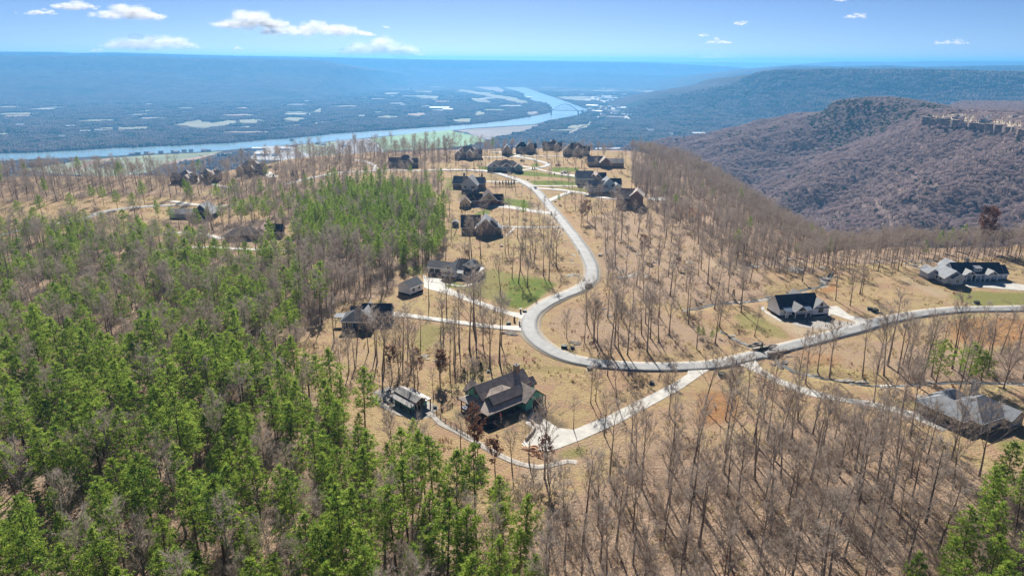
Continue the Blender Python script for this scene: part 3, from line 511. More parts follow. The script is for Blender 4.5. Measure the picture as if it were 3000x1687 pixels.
# soft board lines on siding
def gable(b, x, y, w_, d, h, axis, pitch, over, t, trim=None):
    if axis == 'y':
        c = MB(); tr = MB() if trim is not None else None; gable(c, y, x, d, w_, h, 'x', pitch, over, t, tr)
        b.solid([(q[1], q[0], q[2]) for q in c.v], [f[::-1] for f in c.f])
        if trim is not None: trim.solid([(q[1], q[0], q[2]) for q in tr.v], [f[::-1] for f in tr.f])
        return
    r_ = h + d/2*pitch; e = h - over*pitch
    def chev(x0, x1, t0, t1, b_):
        P_ = [(-over, e+t1), (d/2, r_+t1), (d+over, e+t1), (d+over, e+t0), (d/2, r_+t0), (-over, e+t0)]
        V = [(x0, y+a, z) for a, z in P_] + [(x1, y+a, z) for a, z in P_]
        b_.solid(V, [(0,1,4,5), (1,2,3,4), (11,10,7,6), (10,9,8,7), (0,6,7,1), (1,7,8,2), (2,8,9,3), (3,9,10,4), (4,10,11,5), (5,11,6,0)])
    chev(x-over, x+w_+over, .02, t, b)
    if trim is not None:
        for x0 in (x-over-.10, x+w_+over+.003): chev(x0, x0+.10, -.18, t-.03, trim)
        for yy in (y-over-.09, y+d+over+.003): trim.box(x-over+.01, yy, e-.16, x+w_+over-.01, yy+.087, e+t-.02)
def hip(b, x, y, w_, d, h, pitch, over, t, trim=None):
    x0, y0, x1, y1 = x-over, y-over, x+w_+over, y+d+over; e = h - .02; W, D = x1-x0, y1-y0; s_ = min(W, D)/2
    r_ = e + t + s_*pitch
    if W >= D: R_ = [(x0+s_, y0+s_, r_), (x1-s_, y0+s_, r_)]
    else: R_ = [(x0+s_, y0+s_, r_), (x0+s_, y1-s_, r_)]
    V = [(x0,y0,e),(x1,y0,e),(x1,y1,e),(x0,y1,e),(x0,y0,e+t),(x1,y0,e+t),(x1,y1,e+t),(x0,y1,e+t)] + R_
    F = [(3,2,1,0),(0,1,5,4),(1,2,6,5),(2,3,7,6),(3,0,4,7)]
    F += [(4,5,9,8),(5,6,9),(6,7,8,9),(7,4,8)] if W >= D else [(4,5,8),(5,6,9,8),(6,7,9),(7,4,8,9)]
    b.solid(V, F)
    if trim is not None:
        for a in [(x0-.06,y0-.06,x1+.06,y0-.003),(x0-.06,y1+.003,x1+.06,y1+.06)]: trim.box(a[0],a[1],e-.05,a[2],a[3],e+t-.02)
        for a in [(x0-.06,y0,x0-.003,y1),(x1+.003,y0,x1+.06,y1)]: trim.box(a[0],a[1],e-.05,a[2],a[3],e+t-.02)
def wallbox(b, x, y, w_, d, z0, h, axis, pitch):
    if axis in ('x', 'y') and pitch:
        if axis == 'x': P_ = [(0,z0),(d,z0),(d,h),(d/2,h+d/2*pitch),(0,h)]; V = [(x,y+a,z) for a,z in P_]+[(x+w_,y+a,z) for a,z in P_]; inv = False
        else: P_ = [(0,z0),(w_,z0),(w_,h),(w_/2,h+w_/2*pitch),(0,h)]; V = [(x+a,y,z) for a,z in P_]+[(x+a,y+d,z) for a,z in P_]; inv = True
        F = [(4,3,2,1,0),(5,6,7,8,9)] + [(k,(k+1)%5,5+(k+1)%5,5+k) for k in range(5)]
        b.solid(V, [f[::-1] for f in F] if inv else F)
    else: b.box(x,y,z0,x+w_,y+d,h)
GROUND_Z = {}
def house(name, label, cat, at, ang, wings, items=(), group=None, lm=None, rad=None, zoff=0.0, fnd=.5):
    x0, y0 = at; rz = R(ang); ca, sa = math.cos(rz), math.sin(rz)
    xs_ = [w_[0] for w_ in wings]+[w_[0]+w_[2] for w_ in wings]; ys_ = [w_[1] for w_ in wings]+[w_[1]+w_[3] for w_ in wings]
    cxl, cyl = (min(xs_)+max(xs_))/2, (min(ys_)+max(ys_))/2; cw = (x0+ca*cxl-sa*cyl, y0+sa*cxl+ca*cyl)
    gz = [float(H(x0+ca*a-sa*b, y0+sa*a+ca*b)) for a in (min(xs_), max(xs_)) for b in (min(ys_), max(ys_))]; z = (sum(gz)/4+max(gz))/2 + zoff
    o_ = thing(name, label, cat, (x0, y0, z), rz, group)
    rr = rad or .5*math.hypot(max(xs_)-min(xs_), max(ys_)-min(ys_))+2; HOUSE_BLOCK.append((cw[0], cw[1], rr))
    block_poly([(x0+ca*a-sa*b, y0+sa*a+ca*b) for a, b in [(min(xs_)-2,min(ys_)-2),(max(xs_)+2,min(ys_)-2),(max(xs_)+2,max(ys_)+2),(min(xs_)-2,max(ys_)+2)]], 2)
    if lm: LAND.append((lm, cw[0], cw[1]))
    for k, w_ in enumerate(wings):
        x, y, ww, d, h, rt, ax, pi_, wm, rm = w_[:10]; ex = w_[10] if len(w_) > 10 else {}
        over = ex.get('over', .45); t = ex.get('t', .22); z0 = ex.get('z0', fnd)
        if wm:
            b = MB(); wallbox(b, x, y, ww, d, z0, h, ax if rt == 'gable' else None, pi_); b.obj('wall', MAT[wm], o_)
            if not ex.get('nofnd'): b = MB(); b.box(x-.06, y-.06, -3.2, x+ww+.06, y+d+.06, z0+.01); b.obj('foundation', MAT[ex.get('fm', 'foundation_block')], o_)
        if rm:
            b = MB(); tr = MB() if ex.get('trim', 'white_trim') else None
            if rt == 'gable': gable(b, x, y, ww, d, h, ax, pi_, over, t, tr)
            elif rt == 'hip': hip(b, x, y, ww, d, h, pi_, over, t, tr)
            elif rt == 'flat': b.box(x-over, y-over, h, x+ww+over, y+d+over, h+t)
            elif rt == 'shed':    # high on +y
                e = h-over*pi_; b.solid([(x-over,y-over,e),(x+ww+over,y-over,e),(x+ww+over,y+d,h+d*pi_),(x-over,y+d,h+d*pi_),(x-over,y-over,e+t),(x+ww+over,y-over,e+t),(x+ww+over,y+d,h+d*pi_+t),(x-over,y+d,h+d*pi_+t)], [(3,2,1,0),(4,5,6,7),(0,1,5,4),(1,2,6,5),(2,3,7,6),(3,0,4,7)])
            ro = b.obj('roof', MAT[rm], o_)
            if tr is not None and tr.v: tr.obj('trim', MAT[ex.get('trim', 'white_trim')], ro)
    for it in items:
        k = it[0]
        if k in ('win', 'door', 'gar'):
            _, wi, sd_, pos, zc, ww, hh = it[:7]; ex = it[7] if len(it) > 7 else {}; W = wings[wi]; x, y, w2, d2 = W[:4]
            def bx(b_, off, p0, p1, z0, z1, th):
                if sd_ == 'f': b_.box(x+p0, y-off-th, z0, x+p1, y-off, z1)
                elif sd_ == 'b': b_.box(x+p0, y+d2+off, z0, x+p1, y+d2+off+th, z1)
                elif sd_ == 'l': b_.box(x-off-th, y+p0, z0, x-off, y+p1, z1)
                else: b_.box(x+w2+off, y+p0, z0, x+w2+off+th, y+p1, z1)
            fr = MB(); f_ = .14
            if k == 'win':
                for q in [(pos-ww/2-f_, pos+ww/2+f_, zc-hh/2-f_, zc-hh/2), (pos-ww/2-f_, pos+ww/2+f_, zc+hh/2, zc+hh/2+f_), (pos-ww/2-f_, pos-ww/2, zc-hh/2, zc+hh/2), (pos+ww/2, pos+ww/2+f_, zc-hh/2, zc+hh/2)]: bx(fr, .003, *q, .09)
                for q in range(1, max(2, int(round(ww/.9)))): xx_ = pos-ww/2+ww*q/max(2, int(round(ww/.9))); bx(fr, .003, xx_-.04, xx_+.04, zc-hh/2, zc+hh/2, .07)
                if hh > 1.1: bx(fr, .004, pos-ww/2, pos+ww/2, zc-.03, zc+.03, .066)
                fo = fr.obj('window', MAT[ex.get('fm', 'white_trim')], o_); pn = MB(); bx(pn, .006, pos-ww/2+.002, pos+ww/2-.002, zc-hh/2+.002, zc+hh/2-.002, .03); pn.obj('pane', MAT[ex.get('pm', 'glass')], fo)
            else:
                bx(fr, .003, pos-ww/2-f_, pos+ww/2+f_, zc-hh/2, zc+hh/2+f_, .06); fo = fr.obj('garage_door' if k == 'gar' else 'door', MAT[ex.get('fm', 'white_trim')], o_)
                nr = 4 if k == 'gar' else 1
                for q in range(nr): pn = MB(); bx(pn, .064, pos-ww/2, pos+ww/2, zc-hh/2+hh*q/nr+.02, zc-hh/2+hh*(q+1)/nr-.02, .03); pn.obj('panel', MAT[ex.get('pm', 'door_brown')], fo)
        elif k == 'post':
            for px_, py_ in it[1]:
                b = MB(); w_ = it[4] if len(it) > 4 else .14; b.box(px_-w_, py_-w_, -.6, px_+w_, py_+w_, it[2]); b.obj('post', MAT[it[3]], o_)
        elif k == 'chim':
            _, cx_, cy_, w_, z0, z1, mm = it; b = MB(); b.box(cx_-w_, cy_-w_, z0, cx_+w_, cy_+w_, z1); c_ = b.obj('chimney', MAT[mm], o_)
            b = MB(); b.box(cx_-w_-.1, cy_-w_-.1, z1+.003, cx_+w_+.1, cy_+w_+.1, z1+.14); b.tube((cx_, cy_, z1+.14), (cx_, cy_, z1+.5), .15, .18, 8, True); b.obj('cap', MAT['foundation_block'], c_)
        elif k == 'slab': b = MB(); b.box(*it[1]); b.obj(it[2], MAT[it[3]], o_)
        elif k == 'rail':
            (xa, ya), (xb, yb), zz, mm = it[1:]; b = MB(); d_ = math.hypot(xb-xa, yb-ya); nn = max(1, int(d_/1.8))
            for q in (zz+.95, zz+.5): b.tube((xa, ya, q), (xb, yb, q), .05, .05, 4)
            for q in range(nn+1): f = q/nn; b.tube((xa+(xb-xa)*f, ya+(yb-ya)*f, zz), (xa+(xb-xa)*f, ya+(yb-ya)*f, zz+1.05), .07, .07, 4)
            b.obj('railing', MAT[mm], o_)
    return o_
BK = {'fm': 'black_metal'}; NT = {'trim': None}; BT = {'trim': 'dark_wood'}
BS, BR_, GRS, TS = 'black_shingle', 'brown_shingle', 'grey_shingle', 'taupe_shingle'
# 1 big brown roofed house
house('house', 'large green house under a sweeping brown roof with wraparound porch', 'house', (-6.7, 177.6), 41, [
  (2.6,2.6,14.5,10.6,3.05,'flat','x',0,'green_siding',None,{}),
  (-.1,-.1,17.2,13.2,3.05,'hip','x',.50,None,BR_,{'over':.5,'trim':'dark_wood'}),
  (2.4,5.6,18.2,6.6,5.35,'gable','x',.85,'green_siding',BR_,{'trim':'dark_wood','over':.7}),
  (3.4,1.7,11.5,3.6,4.9,'gable','x',.85,'green_siding',BR_,{'trim':'dark_wood','z0':3.3,'nofnd':1}),
  (13.2,-1.6,7.2,12.5,3.5,'gable','y',.80,'green_siding',BR_,{'trim':'dark_wood','over':.6}),
  (4.5,11.6,5.2,5.2,3.4,'gable','y',.85,'green_siding',BR_,{'trim':'dark_wood'}),
  (20.2,5.0,2.6,3.0,4.4,'gable','x',.9,'green_siding',BR_,{'trim':'dark_wood','over':.5}),(20.2,9.0,2.6,3.0,4.9,'gable','x',.9,'green_siding',BR_,{'trim':'dark_wood','over':.5})],
  [('win',2,'l',3.3,6.3,1.1,1.5,BK),('win',3,'l',1.8,4.9,.9,.8,BK),('gar',4,'f',4.7,1.75,3.4,2.4,{'fm':'dark_wood'}),('win',4,'f',1.6,4.3,.7,.7,BK),('win',0,'l',3,1.8,1.3,1.4,BK),('win',0,'l',7.5,1.8,1.3,1.4,BK),('door',0,'l',5.3,1.6,1.1,2.1,{'fm':'dark_wood'}),('win',0,'f',3,1.8,1.3,1.4,BK),('win',0,'f',6.5,1.8,1.3,1.4,BK),
   ('post',[(.1,.1),(.1,3.2),(.1,6.4),(.1,9.6),(.1,12.9),(3.3,.1),(6.6,.1),(9.9,.1),(20.9,-1.9)],3.0,'dark_wood'),('slab',(0,0,.1,2.59,13.1,.42),'porch_floor','slate_blue_floor'),('slab',(2.61,0,.1,13.1,2.59,.42),'porch_floor','slate_blue_floor'),
   ('rail',(0,.1),(0,12.9),.42,'dark_wood'),('rail',(0.2,0),(12.9,0),.42,'dark_wood'),('chim',18.6,8.9,.75,4,10.2,'brown_brick'),('slab',(4.3,-.08,.9,5.0,-.0,2.2),'flag','red_cloth')], lm='the big brown roofed house')
# 2 barn
house('barn', 'small green barn with pale metal gull wing roof and lean-tos', 'barn', (-37.1,190.7), -45, [
  (1.0,.9,8.4,5.8,2.3,'flat','x',0,'green_siding',None,{}),(0,2.1,10.3,3.4,3.3,'gable','x',.5,'dark_wood','pale_metal',{'trim':'dark_wood','over':.4,'t':.12,'z0':2.2,'nofnd':1}),
  (0,.1,10.3,2.3,2.3,'shed','x',.32,None,'pale_metal',{'trim':None,'over':.35,'t':.1}),(0,5.4,10.3,2.4,2.35,'shed','x',-.02,None,'pale_metal',{'trim':None,'over':.0,'t':.1})],
  [('door',0,'r',2.9,1.3,3.0,2.2,{'fm':'dark_wood','pm':'black_metal'}),('win',0,'f',2,1.4,.8,.8,{'fm':'dark_wood'}),('post',[(.3,.2),(5,.2),(10,.2),(.3,7.6),(5,7.6),(10,7.6)],2.25,'dark_wood')], lm='the barn')
# 3 white detached garage
house('garage', 'white detached garage with black gable roof on the left of the drive', 'garage', (-45.4,292.2), 56.5, [(0,0,8.7,7.1,3.6,'gable','x',.72,'white_siding',BS,{'over':.35,'fm':'black_metal','z0':.7})],
  [('win',0,'f',2.4,2.3,.9,1.0,BK),('win',0,'f',6.2,2.3,.9,1.0,BK),('slab',(.12,-.12,-2,-.02,.0,3.4),'corner_post','white_trim')], lm='the white detached garage', zoff=.1)
# 4 white farmhouse
house('house', 'white farmhouse with black roof and long garage wing beside the pale drive', 'house', (-41.6,326.2), -19, [
  (0,.6,12.3,7.4,3.3,'gable','x',.62,'white_siding',BS,{}),
  (9.2,-3.6,7.4,13,3.5,'gable','y',.80,'white_siding',BS,{'over':.4,'fm':'black_metal','z0':.8}),
  (15.2,-1.2,8.8,11.5,3.5,'gable','x',.70,'white_siding',BS,{}),
  (19.2,1.0,4.8,5.6,6.2,'gable','y',.65,'white_siding',BS,{'z0':3,'nofnd':1}),(16.2,2.5,3.6,5.5,5.8,'gable','x',.7,'white_siding',BS,{'z0':3,'nofnd':1}),
  (23.4,-1.6,3.6,9.6,2.9,'shed','x',.06,None,BS,{'over':.3}), (16.8,-3.4,7,2.4,2.9,'shed','x',.3,None,BS,{'over':.3})],
  [('gar',0,'f',2.0,1.75,2.6,2.3,{'pm':'black_metal'}),('gar',0,'f',6.2,1.75,4.9,2.3,{'pm':'black_metal'}),('win',1,'f',3.7,5.6,1.6,1.3,BK),('win',1,'f',1.3,2.5,1.5,1.1,BK),('door',1,'f',3.7,1.9,1.0,2.1,BK),('win',1,'f',6.0,2.3,.8,1.2,BK),('win',0,'f',9.6-.9,2.4,.7,1.1,BK),
   ('win',2,'f',3,2.2,1.8,1.5,BK),('win',2,'f',6.4,2.2,1.8,1.5,BK),('win',3,'f',2.4,7.2,1.0,1.1,BK),('win',4,'f',1.8,5.2,.9,.9,BK),
   ('slab',(11.6,-5.4,2.7,14.4,-3.55,2.85),'porch_roof',BS),('post',[(11.8,-5.2),(14.2,-5.2)],2.7,'white_trim',.12),('post',[(17,-3.2),(20,-3.2),(23.6,-3.2),(26.8,-1.4),(26.8,3),(26.8,7.8)],2.85,'white_trim',.13),
   ('slab',(16.7,-3.5,.2,27.2,-1.25,.75),'porch_floor','slate_blue_floor'),('slab',(24.05,-1.2,.2,27.2,8,.75),'porch_floor','slate_blue_floor'),('slab',(21,-5.6,-.5,23,-3.52,.4),'steps','concrete')], lm='the white farmhouse', zoff=.1)
# 5 navy house
house('house', 'navy blue house with black hipped roof and white trim', 'house', (-65.6,249.0), 1, [
  (0,0,11.2,9.5,3.6,'hip','x',.62,'navy_siding',BS,{'over':.5,'z0':.9}),(4.8,0,6.2,3.6,3.6,'gable','x',.5,'navy_siding',BS,{'over':.4,'z0':.9}),
  (6.2,7.4,11.3,8.4,3.5,'gable','x',.80,'navy_siding',BS,{'over':.45,'z0':.9}),(5.4,2.2,6.2,12.5,3.5,'gable','y',1.0,'navy_siding',GRS,{'over':.3}),
  (1.8,8.8,6,6.4,3.4,'gable','x',.7,'navy_siding',BS,{}),(-4.2,6.2,5.2,3.6,2.9,'shed','x',.12,None,GRS,{'over':.2})],
  [('win',0,'f',7.4,2.4,.8,1.3),('win',0,'f',3.2,2.4,1.5,1.5),('win',0,'f',1,2.4,.8,1.5),('door',2,'r',4,1.9,1.0,2.1),('win',2,'f',7.5,2.2,1.6,1.4),('gar',2,'r',5.9,2.0,2.4,2.2,{'pm':'white_siding'}),
   ('slab',(-.04,-.05,.75,11.24,-.0,.95),'band','white_trim'),('slab',(11.0,-.09,.9,11.26,-.01,3.5),'corner_post','white_trim'),('slab',(-.05,-.09,.9,.2,-.01,3.5),'corner_post','white_trim'),('slab',(11.3,7.34,.75,17.54,7.39,.95),'band','white_trim'),('post',[(17.3,7.3),(17.3,15.9),(-4,6.3)],3.4,'white_trim',.12)], lm='the navy blue house', zoff=.3)
# 6 white house right
house('house', 'white house with black roof, tall gables and timber truss porch', 'house', (110.6,266.9), 12, [
  (0,.9,18,9.2,3.4,'gable','x',.95,'white_siding',BS,{'over':.35,'fm':'black_metal'}),(14.2,-.6,7.4,11.4,3.3,'gable','y',.82,'white_siding',BS,{'over':.4,'fm':'black_metal'}),
  (4.4,-3.2,5.2,5.4,3.5,'gable','y',.85,None,BS,{'over':.35}),(1.0,-2.0,3.4,2.9,3.0,'shed','x',.38,None,'blue_metal',{'over':.2}),(9.7,-2.0,3.2,2.9,3.0,'shed','x',.38,None,'blue_metal',{'over':.2}),(10.8,8,7,6,3.5,'gable','y',.95,'white_siding',BS,{'over':.4})],
  [('win',1,'f',3.7,2.1,1.9,1.4,{'fm':'black_metal'}),('win',1,'f',3.7,4.7,1.0,1.1,BK),('slab',(14.1,-1.2,3.25,21.7,-.61,3.42),'pent_roof','black_metal'),('post',[(1.1,-1.9),(1.9,-1.9),(4.6,-3.0),(9.4,-3.0),(12.4,-1.9)],3.1,'white_trim',.16),
   ('slab',(4.3,-3.15,3.2,9.7,-2.95,3.55),'beam','white_trim'),('slab',(.9,-3.3,.1,13,.88,.45),'porch_floor','foundation_block'),('door',0,'f',6.8,1.7,1.9,2.2,{'pm':'black_metal','fm':'black_metal'}),('win',0,'f',9.8,2.2,1.6,1.3,BK),('win',0,'f',3.2,2.1,1.6,1.3,BK),
   ('slab',(6.9,-3.24,3.56,7.1,-3.16,5.5),'truss','door_brown'),('slab',(5.2,-3.24,3.75,8.8,-3.16,3.9),'truss','door_brown'),('slab',(3,-5.0,-.3,11,-3.32,.12),'steps','foundation_block')], lm='the white house with the truss porch', zoff=.1)
# 7 grey house far right
house('house', 'long grey house with dark roof, dormer and wide white concrete drive', 'house', (206.2,309.0), 1, [
  (0,0,4.9,3,3.3,'gable','y',.75,'grey_siding',GRS,{'over':.5}),(-2.6,1.8,9.2,11.5,3.3,'gable','y',.70,'grey_siding',GRS,{'over':.5}),
  (6,8.2,23.4,9.4,3.4,'gable','x',.85,'grey_siding',BS,{'over':.5}),(26,8.6,6.2,7.6,3.3,'gable','x',.8,'grey_siding',BS,{'over':.4}),
  (9.4,5.8,5.2,4.4,3.5,'gable','y',.7,'dark_wood',BS,{'over':.5,'z0':3.3,'nofnd':1}),(20.2,5.8,5.2,4.4,3.5,'gable','y',.7,'dark_wood',BS,{'over':.5,'z0':3.3,'nofnd':1}),(15.6,8.8,3.6,4.6,5.6,'shed','x',.25,'white_siding',GRS,{'over':.3,'z0':4,'nofnd':1}),
  (-5.8,9.6,5.2,7,3.3,'gable','y',.7,'grey_siding',GRS,{}),(5.6,14,7,7,4.6,'gable','y',.75,'grey_siding',GRS,{})],
  [('win',0,'f',2.45,2.0,1.5,1.4,{'fm':'white_trim'}),('win',1,'l',3,2,.9,1.4,BK),('win',1,'l',6,2,.9,1.4,BK),('win',1,'l',9.4,2,.9,1.4,BK),('win',6,'f',.7,5.0,.7,.8),('win',6,'f',1.8,5.0,.7,.8),('win',6,'f',2.9,5.0,.7,.8),('win',4,'f',2.6,4.4,.5,.8,{'pm':'white_siding'}),('win',5,'f',2.6,4.4,.5,.8,{'pm':'white_siding'}),
   ('win',3,'f',1.4,1.9,.9,1.3,{'pm':'white_siding'}),('win',3,'f',4.2,1.9,.9,1.3,{'pm':'white_siding'}),('door',2,'f',9.8,1.6,1.6,2.2,{'pm':'door_brown'}),('win',2,'f',6.2,2,1.8,1.5),('win',2,'f',13.6,2,1.4,1.5),('win',2,'f',17,1.9,2.4,1.7,{'pm':'white_siding'}),
   ('post',[(8.6,5.9),(10.6,5.9),(13,5.9),(15,5.9),(17.4,5.9),(19.6,5.9),(22,5.9),(25.4,5.9)],3.3,'white_trim',.16),('slab',(8.2,5.6,3.15,25.8,5.8,3.5),'beam','white_trim'),('slab',(8.2,5.8,.2,25.8,8.19,.45),'porch_floor','foundation_block'),('chim',15,14.4,.6,5,9.2,'stone_wall')], lm='the long grey house', zoff=.1)
# 8 grey roofed house near right
house('house', 'grey hip roofed house with stone chimney at the end of the curved white drive', 'house', (132.6,173.6), 26, [
  (0,0,15.5,12,3.2,'hip','x',.62,'stone_wall',GRS,{'over':.6}),(-3.4,3.2,8.4,13.6,3.2,'hip','y',.6,'stone_wall',GRS,{'over':.6}),(10,-2.2,6.6,5,3.3,'gable','y',.6,'stone_wall',GRS,{'over':.6}),(3,11,9,6,3.6,'hip','x',.6,'stone_wall',GRS,{'over':.5})],
  [('gar',1,'l',3.2,1.75,5.0,2.4,{'pm':'door_brown'}),('gar',1,'l',8.6,1.75,3.0,2.4,{'pm':'door_brown'}),('win',0,'f',5,2,2.6,1.5),('win',0,'f',9,2,1.6,1.5),('win',2,'f',3.3,2,1.9,1.5),('chim',11.5,9.8,.8,4,9.6,'cream_stucco'),('post',[(-.2,-.4),(3,-.4)],3.1,'white_trim',.15)], lm='the grey hip roofed house')
# 9 tudor
house('house', 'dark red brick house with tan gables and maroon roof', 'house', (-37.0,481.6), 5, [
  (0,0,7.4,9,3.4,'gable','y',.95,'tan_siding',TS,{'over':.4}),(5,6.5,11,9.5,3.6,'gable','x',.85,'red_brick','maroon_shingle',{}),(14.6,5.2,12,12.5,3.8,'gable','y',1.0,'tan_siding','maroon_shingle',{'over':.5}),(14.8,5.08,11.6,.1,3.7,'flat','x',0,'red_brick',None,{}),
  (24.5,7.5,6.6,8,3.4,'gable','x',.9,'red_brick','maroon_shingle',{})],
  [('win',2,'f',6,5.6,2.6,1.6,BK),('win',1,'f',5.2,2.2,1.8,1.7),('win',0,'f',3.7,1.9,2.6,1.8,BK),('win',3,'f',3,1.9,2.2,1.7,BK),('win',3,'f',9,1.9,2.2,1.7,BK),('chim',9.5,13.5,.6,4,9.5,'red_brick')], lm='the red brick house with tan gables')
# 10 dark two gable house
house('house', 'dark brown brick house with black roof wing and tall pale edged gable', 'house', (-30.6,402.5), 1, [
  (0,5.2,11,12.5,3.6,'gable','x',.95,'brown_brick',BS,{'over':.5}),(9,-1.6,11.5,15,4.6,'gable','y',.95,'brown_brick',GRS,{'over':.5}),(19.8,.2,4.6,7.5,3.6,'gable','y',.7,'brown_brick',GRS,{'over':.4}),(14.8,1.0,7,6,6.0,'gable','y',.9,'brown_brick',BS,{'over':.3,'z0':4,'nofnd':1})],
  [('win',1,'f',1.4,3.0,.9,1.7),('win',1,'f',8.4,3.0,.9,1.7),('win',2,'f',2.3,3.0,3.4,2.0),('post',[(20,-1.5),(24.2,-1.5)],3.3,'white_trim',.12),('slab',(19.9,-1.8,1.4,24.5,.15,1.6),'deck','foundation_block')], lm='the dark brown brick house', zoff=.3)
# 11 grey brown house north west of the bend
g_ = gp(1337,548,5)
house('house', 'grey brown house with steep light edged gable and stone chimney', 'house', (float(g_[0])-4, float(g_[1])+4), -8, [
  (0,4,11,11,3.6,'gable','x',.85,'brown_brick',GRS,{}),(9,-5,12,14,4.4,'gable','y',.95,'grey_siding',GRS,{'over':.6}),(16,4,9,9,4.0,'gable','x',.9,'brown_brick',GRS,{})],
  [('win',1,'f',3,2.4,1.4,1.5,BK),('win',1,'f',9,2.4,2.4,1.6,BK),('win',0,'f',3,2.2,1.5,1.5),('chim',9.6,3.0,.8,3,12,'stone_wall')], lm='the grey house with the stone chimney')
# 12 teal hip roof house
g_ = gp(1428,489,10)
house('house', 'low teal green house with taupe hipped roof above a bright lawn', 'house', (float(g_[0]), float(g_[1])), 1, [
  (0,0,30,14,3.6,'hip','x',.62,'teal_siding',TS,{}),(13,-2.5,8,8,3.6,'hip','y',.7,'teal_siding',TS,{}),(24,-3,7,8,3.8,'gable','y',.8,'teal_siding',TS,{}),(3,-1.5,6,6,3.5,'hip','y',.7,'teal_siding',TS,{}),(10,3,12,9,5.5,'hip','x',.7,'teal_siding',TS,{'z0':3,'nofnd':1})],
  [('win',0,'f',1.5,2,1.6,1.6),('win',1,'f',2.5,2,1.6,1.6),('win',1,'f',5.5,2,1.6,1.6),('win',2,'f',3.5,2,2.2,1.8),('win',3,'f',3,2,2.2,1.6),('win',0,'f',22.6,2,1.6,1.8)], lm='the teal house')
def manor(px, py, z, w_, label, wall, roof, var=0, lm=None, ang=1):
    g_ = gp(px, py, z); s = w_
    wn = [[(0,2,s*.62,10,5.6,'hip','x',.8,wall,roof,{}),(s*.5,0,s*.3,12,6.2,'gable','y',1.1,wall,roof,{}),(s*.72,3,s*.28,9,4.6,'gable','x',.9,wall,roof,{}),(s*.12,-1.2,s*.18,8,4.4,'gable','y',1.1,'stone_wall',roof,{})],
          [(0,1,s*.45,9,3.8,'gable','x',.9,wall,roof,{}),(s*.3,3,s*.55,10,5.4,'hip','x',.85,wall,roof,{}),(s*.62,-1,s*.22,9,4.8,'gable','y',1.15,'stone_wall',roof,{}),(s*.8,2,s*.2,8,3.8,'gable','x',.9,wall,roof,{})],
          [(0,0,s*.24,9,4.6,'gable','y',1.0,'cream_stucco',roof,{}),(s*.1,3,s*.72,11,5.8,'hip','x',.9,wall,roof,{}),(s*.42,-2,s*.26,9,5.0,'gable','y',1.1,'cream_stucco',roof,{}),(s*.66,1,s*.34,9,4.2,'gable','x',.9,'cream_stucco',roof,{})]][var % 3]
    it = [('win',0,'f',s*.08,2.2,1.5,1.8),('win',1,'f',s*.10,4.0,1.5,1.8),('win',2,'f',s*.10,2.4,1.6,1.8),('win',3,'f',s*.08,2.2,1.6,1.6),('win',1,'f',s*.2,2.0,1.2,1.6)]
    house('house', label, 'house', (float(g_[0]), float(g_[1])), ang, wn, it, lm=lm)
manor(1333,458,11,26,'dark roofed brown house behind the bare trees at the far left of the hilltop','brown_brick','brown_shingle',2,'the dark hilltop house')
manor(1511,447,11,21,'tall stone mansion with steep dark roof and pointed gables on the hilltop','stone_wall','black_shingle',0,'the stone mansion')
manor(1651,453,11,26,'cream gabled mansion with black roof at the far rim','cream_stucco','black_shingle',2,'the cream gabled mansion')
manor(1590,440,11,20,'pale beige house half hidden behind bare hilltop trees','cream_stucco','taupe_shingle',1)
g_ = gp(1474,450,11); house('house', 'small stone gatehouse like cottage with pale flared gable left of the mansion', 'house', (float(g_[0]), float(g_[1])), 2, [(0,0,8,8,4.6,'gable','y',1.2,'stone_wall','pale_metal',{'over':.8}),(-1.2,2,10.4,5,4.2,'gable','x',.8,'stone_wall','pale_metal',{})], [('win',0,'f',4,6,1.5,1.6),('gar',0,'f',4,1.9,3.8,2.6)])
g_ = gp(1726,482,10); house('house', 'brown brick house with terracotta gable and dark long roof near the rim', 'house', (float(g_[0]), float(g_[1])), 3, [(0,4,15,11,4.2,'gable','x',.8,'tan_siding',GRS,{}),(10,-1,10,13,4.4,'gable','y',.9,'brown_brick',BR_,{}),(17,0,15,10,4.2,'gable','x',.55,'log_tan',GRS,{})], [('win',1,'f',5,2.4,2,1.8),('win',2,'f',4,2.2,1.8,1.6),('win',2,'f',8,2.2,1.8,1.6),('win',2,'f',12,2.2,1.8,1.6)], lm='the terracotta gabled house')
g_ = gp(1690,530,7); house('house', 'dark grey roofed house with pale stone base and brown stepped gables', 'house', (float(g_[0]), float(g_[1])), 2, [(0,0,13.5,12,5.0,'gable','x',.85,'cream_stucco',BR_,{}),(10.5,1.5,6,14,5.2,'gable','y',1.1,'brown_brick',BR_,{}),(14,3,7,13,4.6,'gable','y',1.1,'brown_brick',BR_,{}),(18,6,7,9,4.4,'gable','x',.8,'brown_brick',BS,{})], [('win',0,'f',3,2.2,1.6,1.7),('win',0,'f',7,2.2,1.6,1.7),('win',0,'f',10.6,2.2,1.2,1.7)], lm='the house with stepped gables')
g_ = gp(1727,554,6); house('house', 'light blue house with grey roof and big front gable', 'house', (float(g_[0]), float(g_[1])), 1, [(0,1,14,11,3.4,'gable','x',.85,'blue_siding',GRS,{}),(9.5,3,12,14,4.6,'gable','y',.95,'blue_siding',GRS,{}),(18,0,7,12,3.8,'gable','y',.8,'blue_siding',GRS,{}),(17,9,9,9,5.2,'gable','x',.8,'blue_siding',BS,{}),(-3.5,2,4,4,2.8,'hip','x',.6,None,'pale_metal',{})], [('win',1,'f',9,5.2,1.8,1.4,BK),('win',0,'f',3,2,1.3,1.6),('win',0,'f',5.5,2,1.3,1.6),('win',0,'f',8,2,1.3,1.6),('win',2,'f',3.5,2,2.2,2.0,BK)], lm='the light blue house')
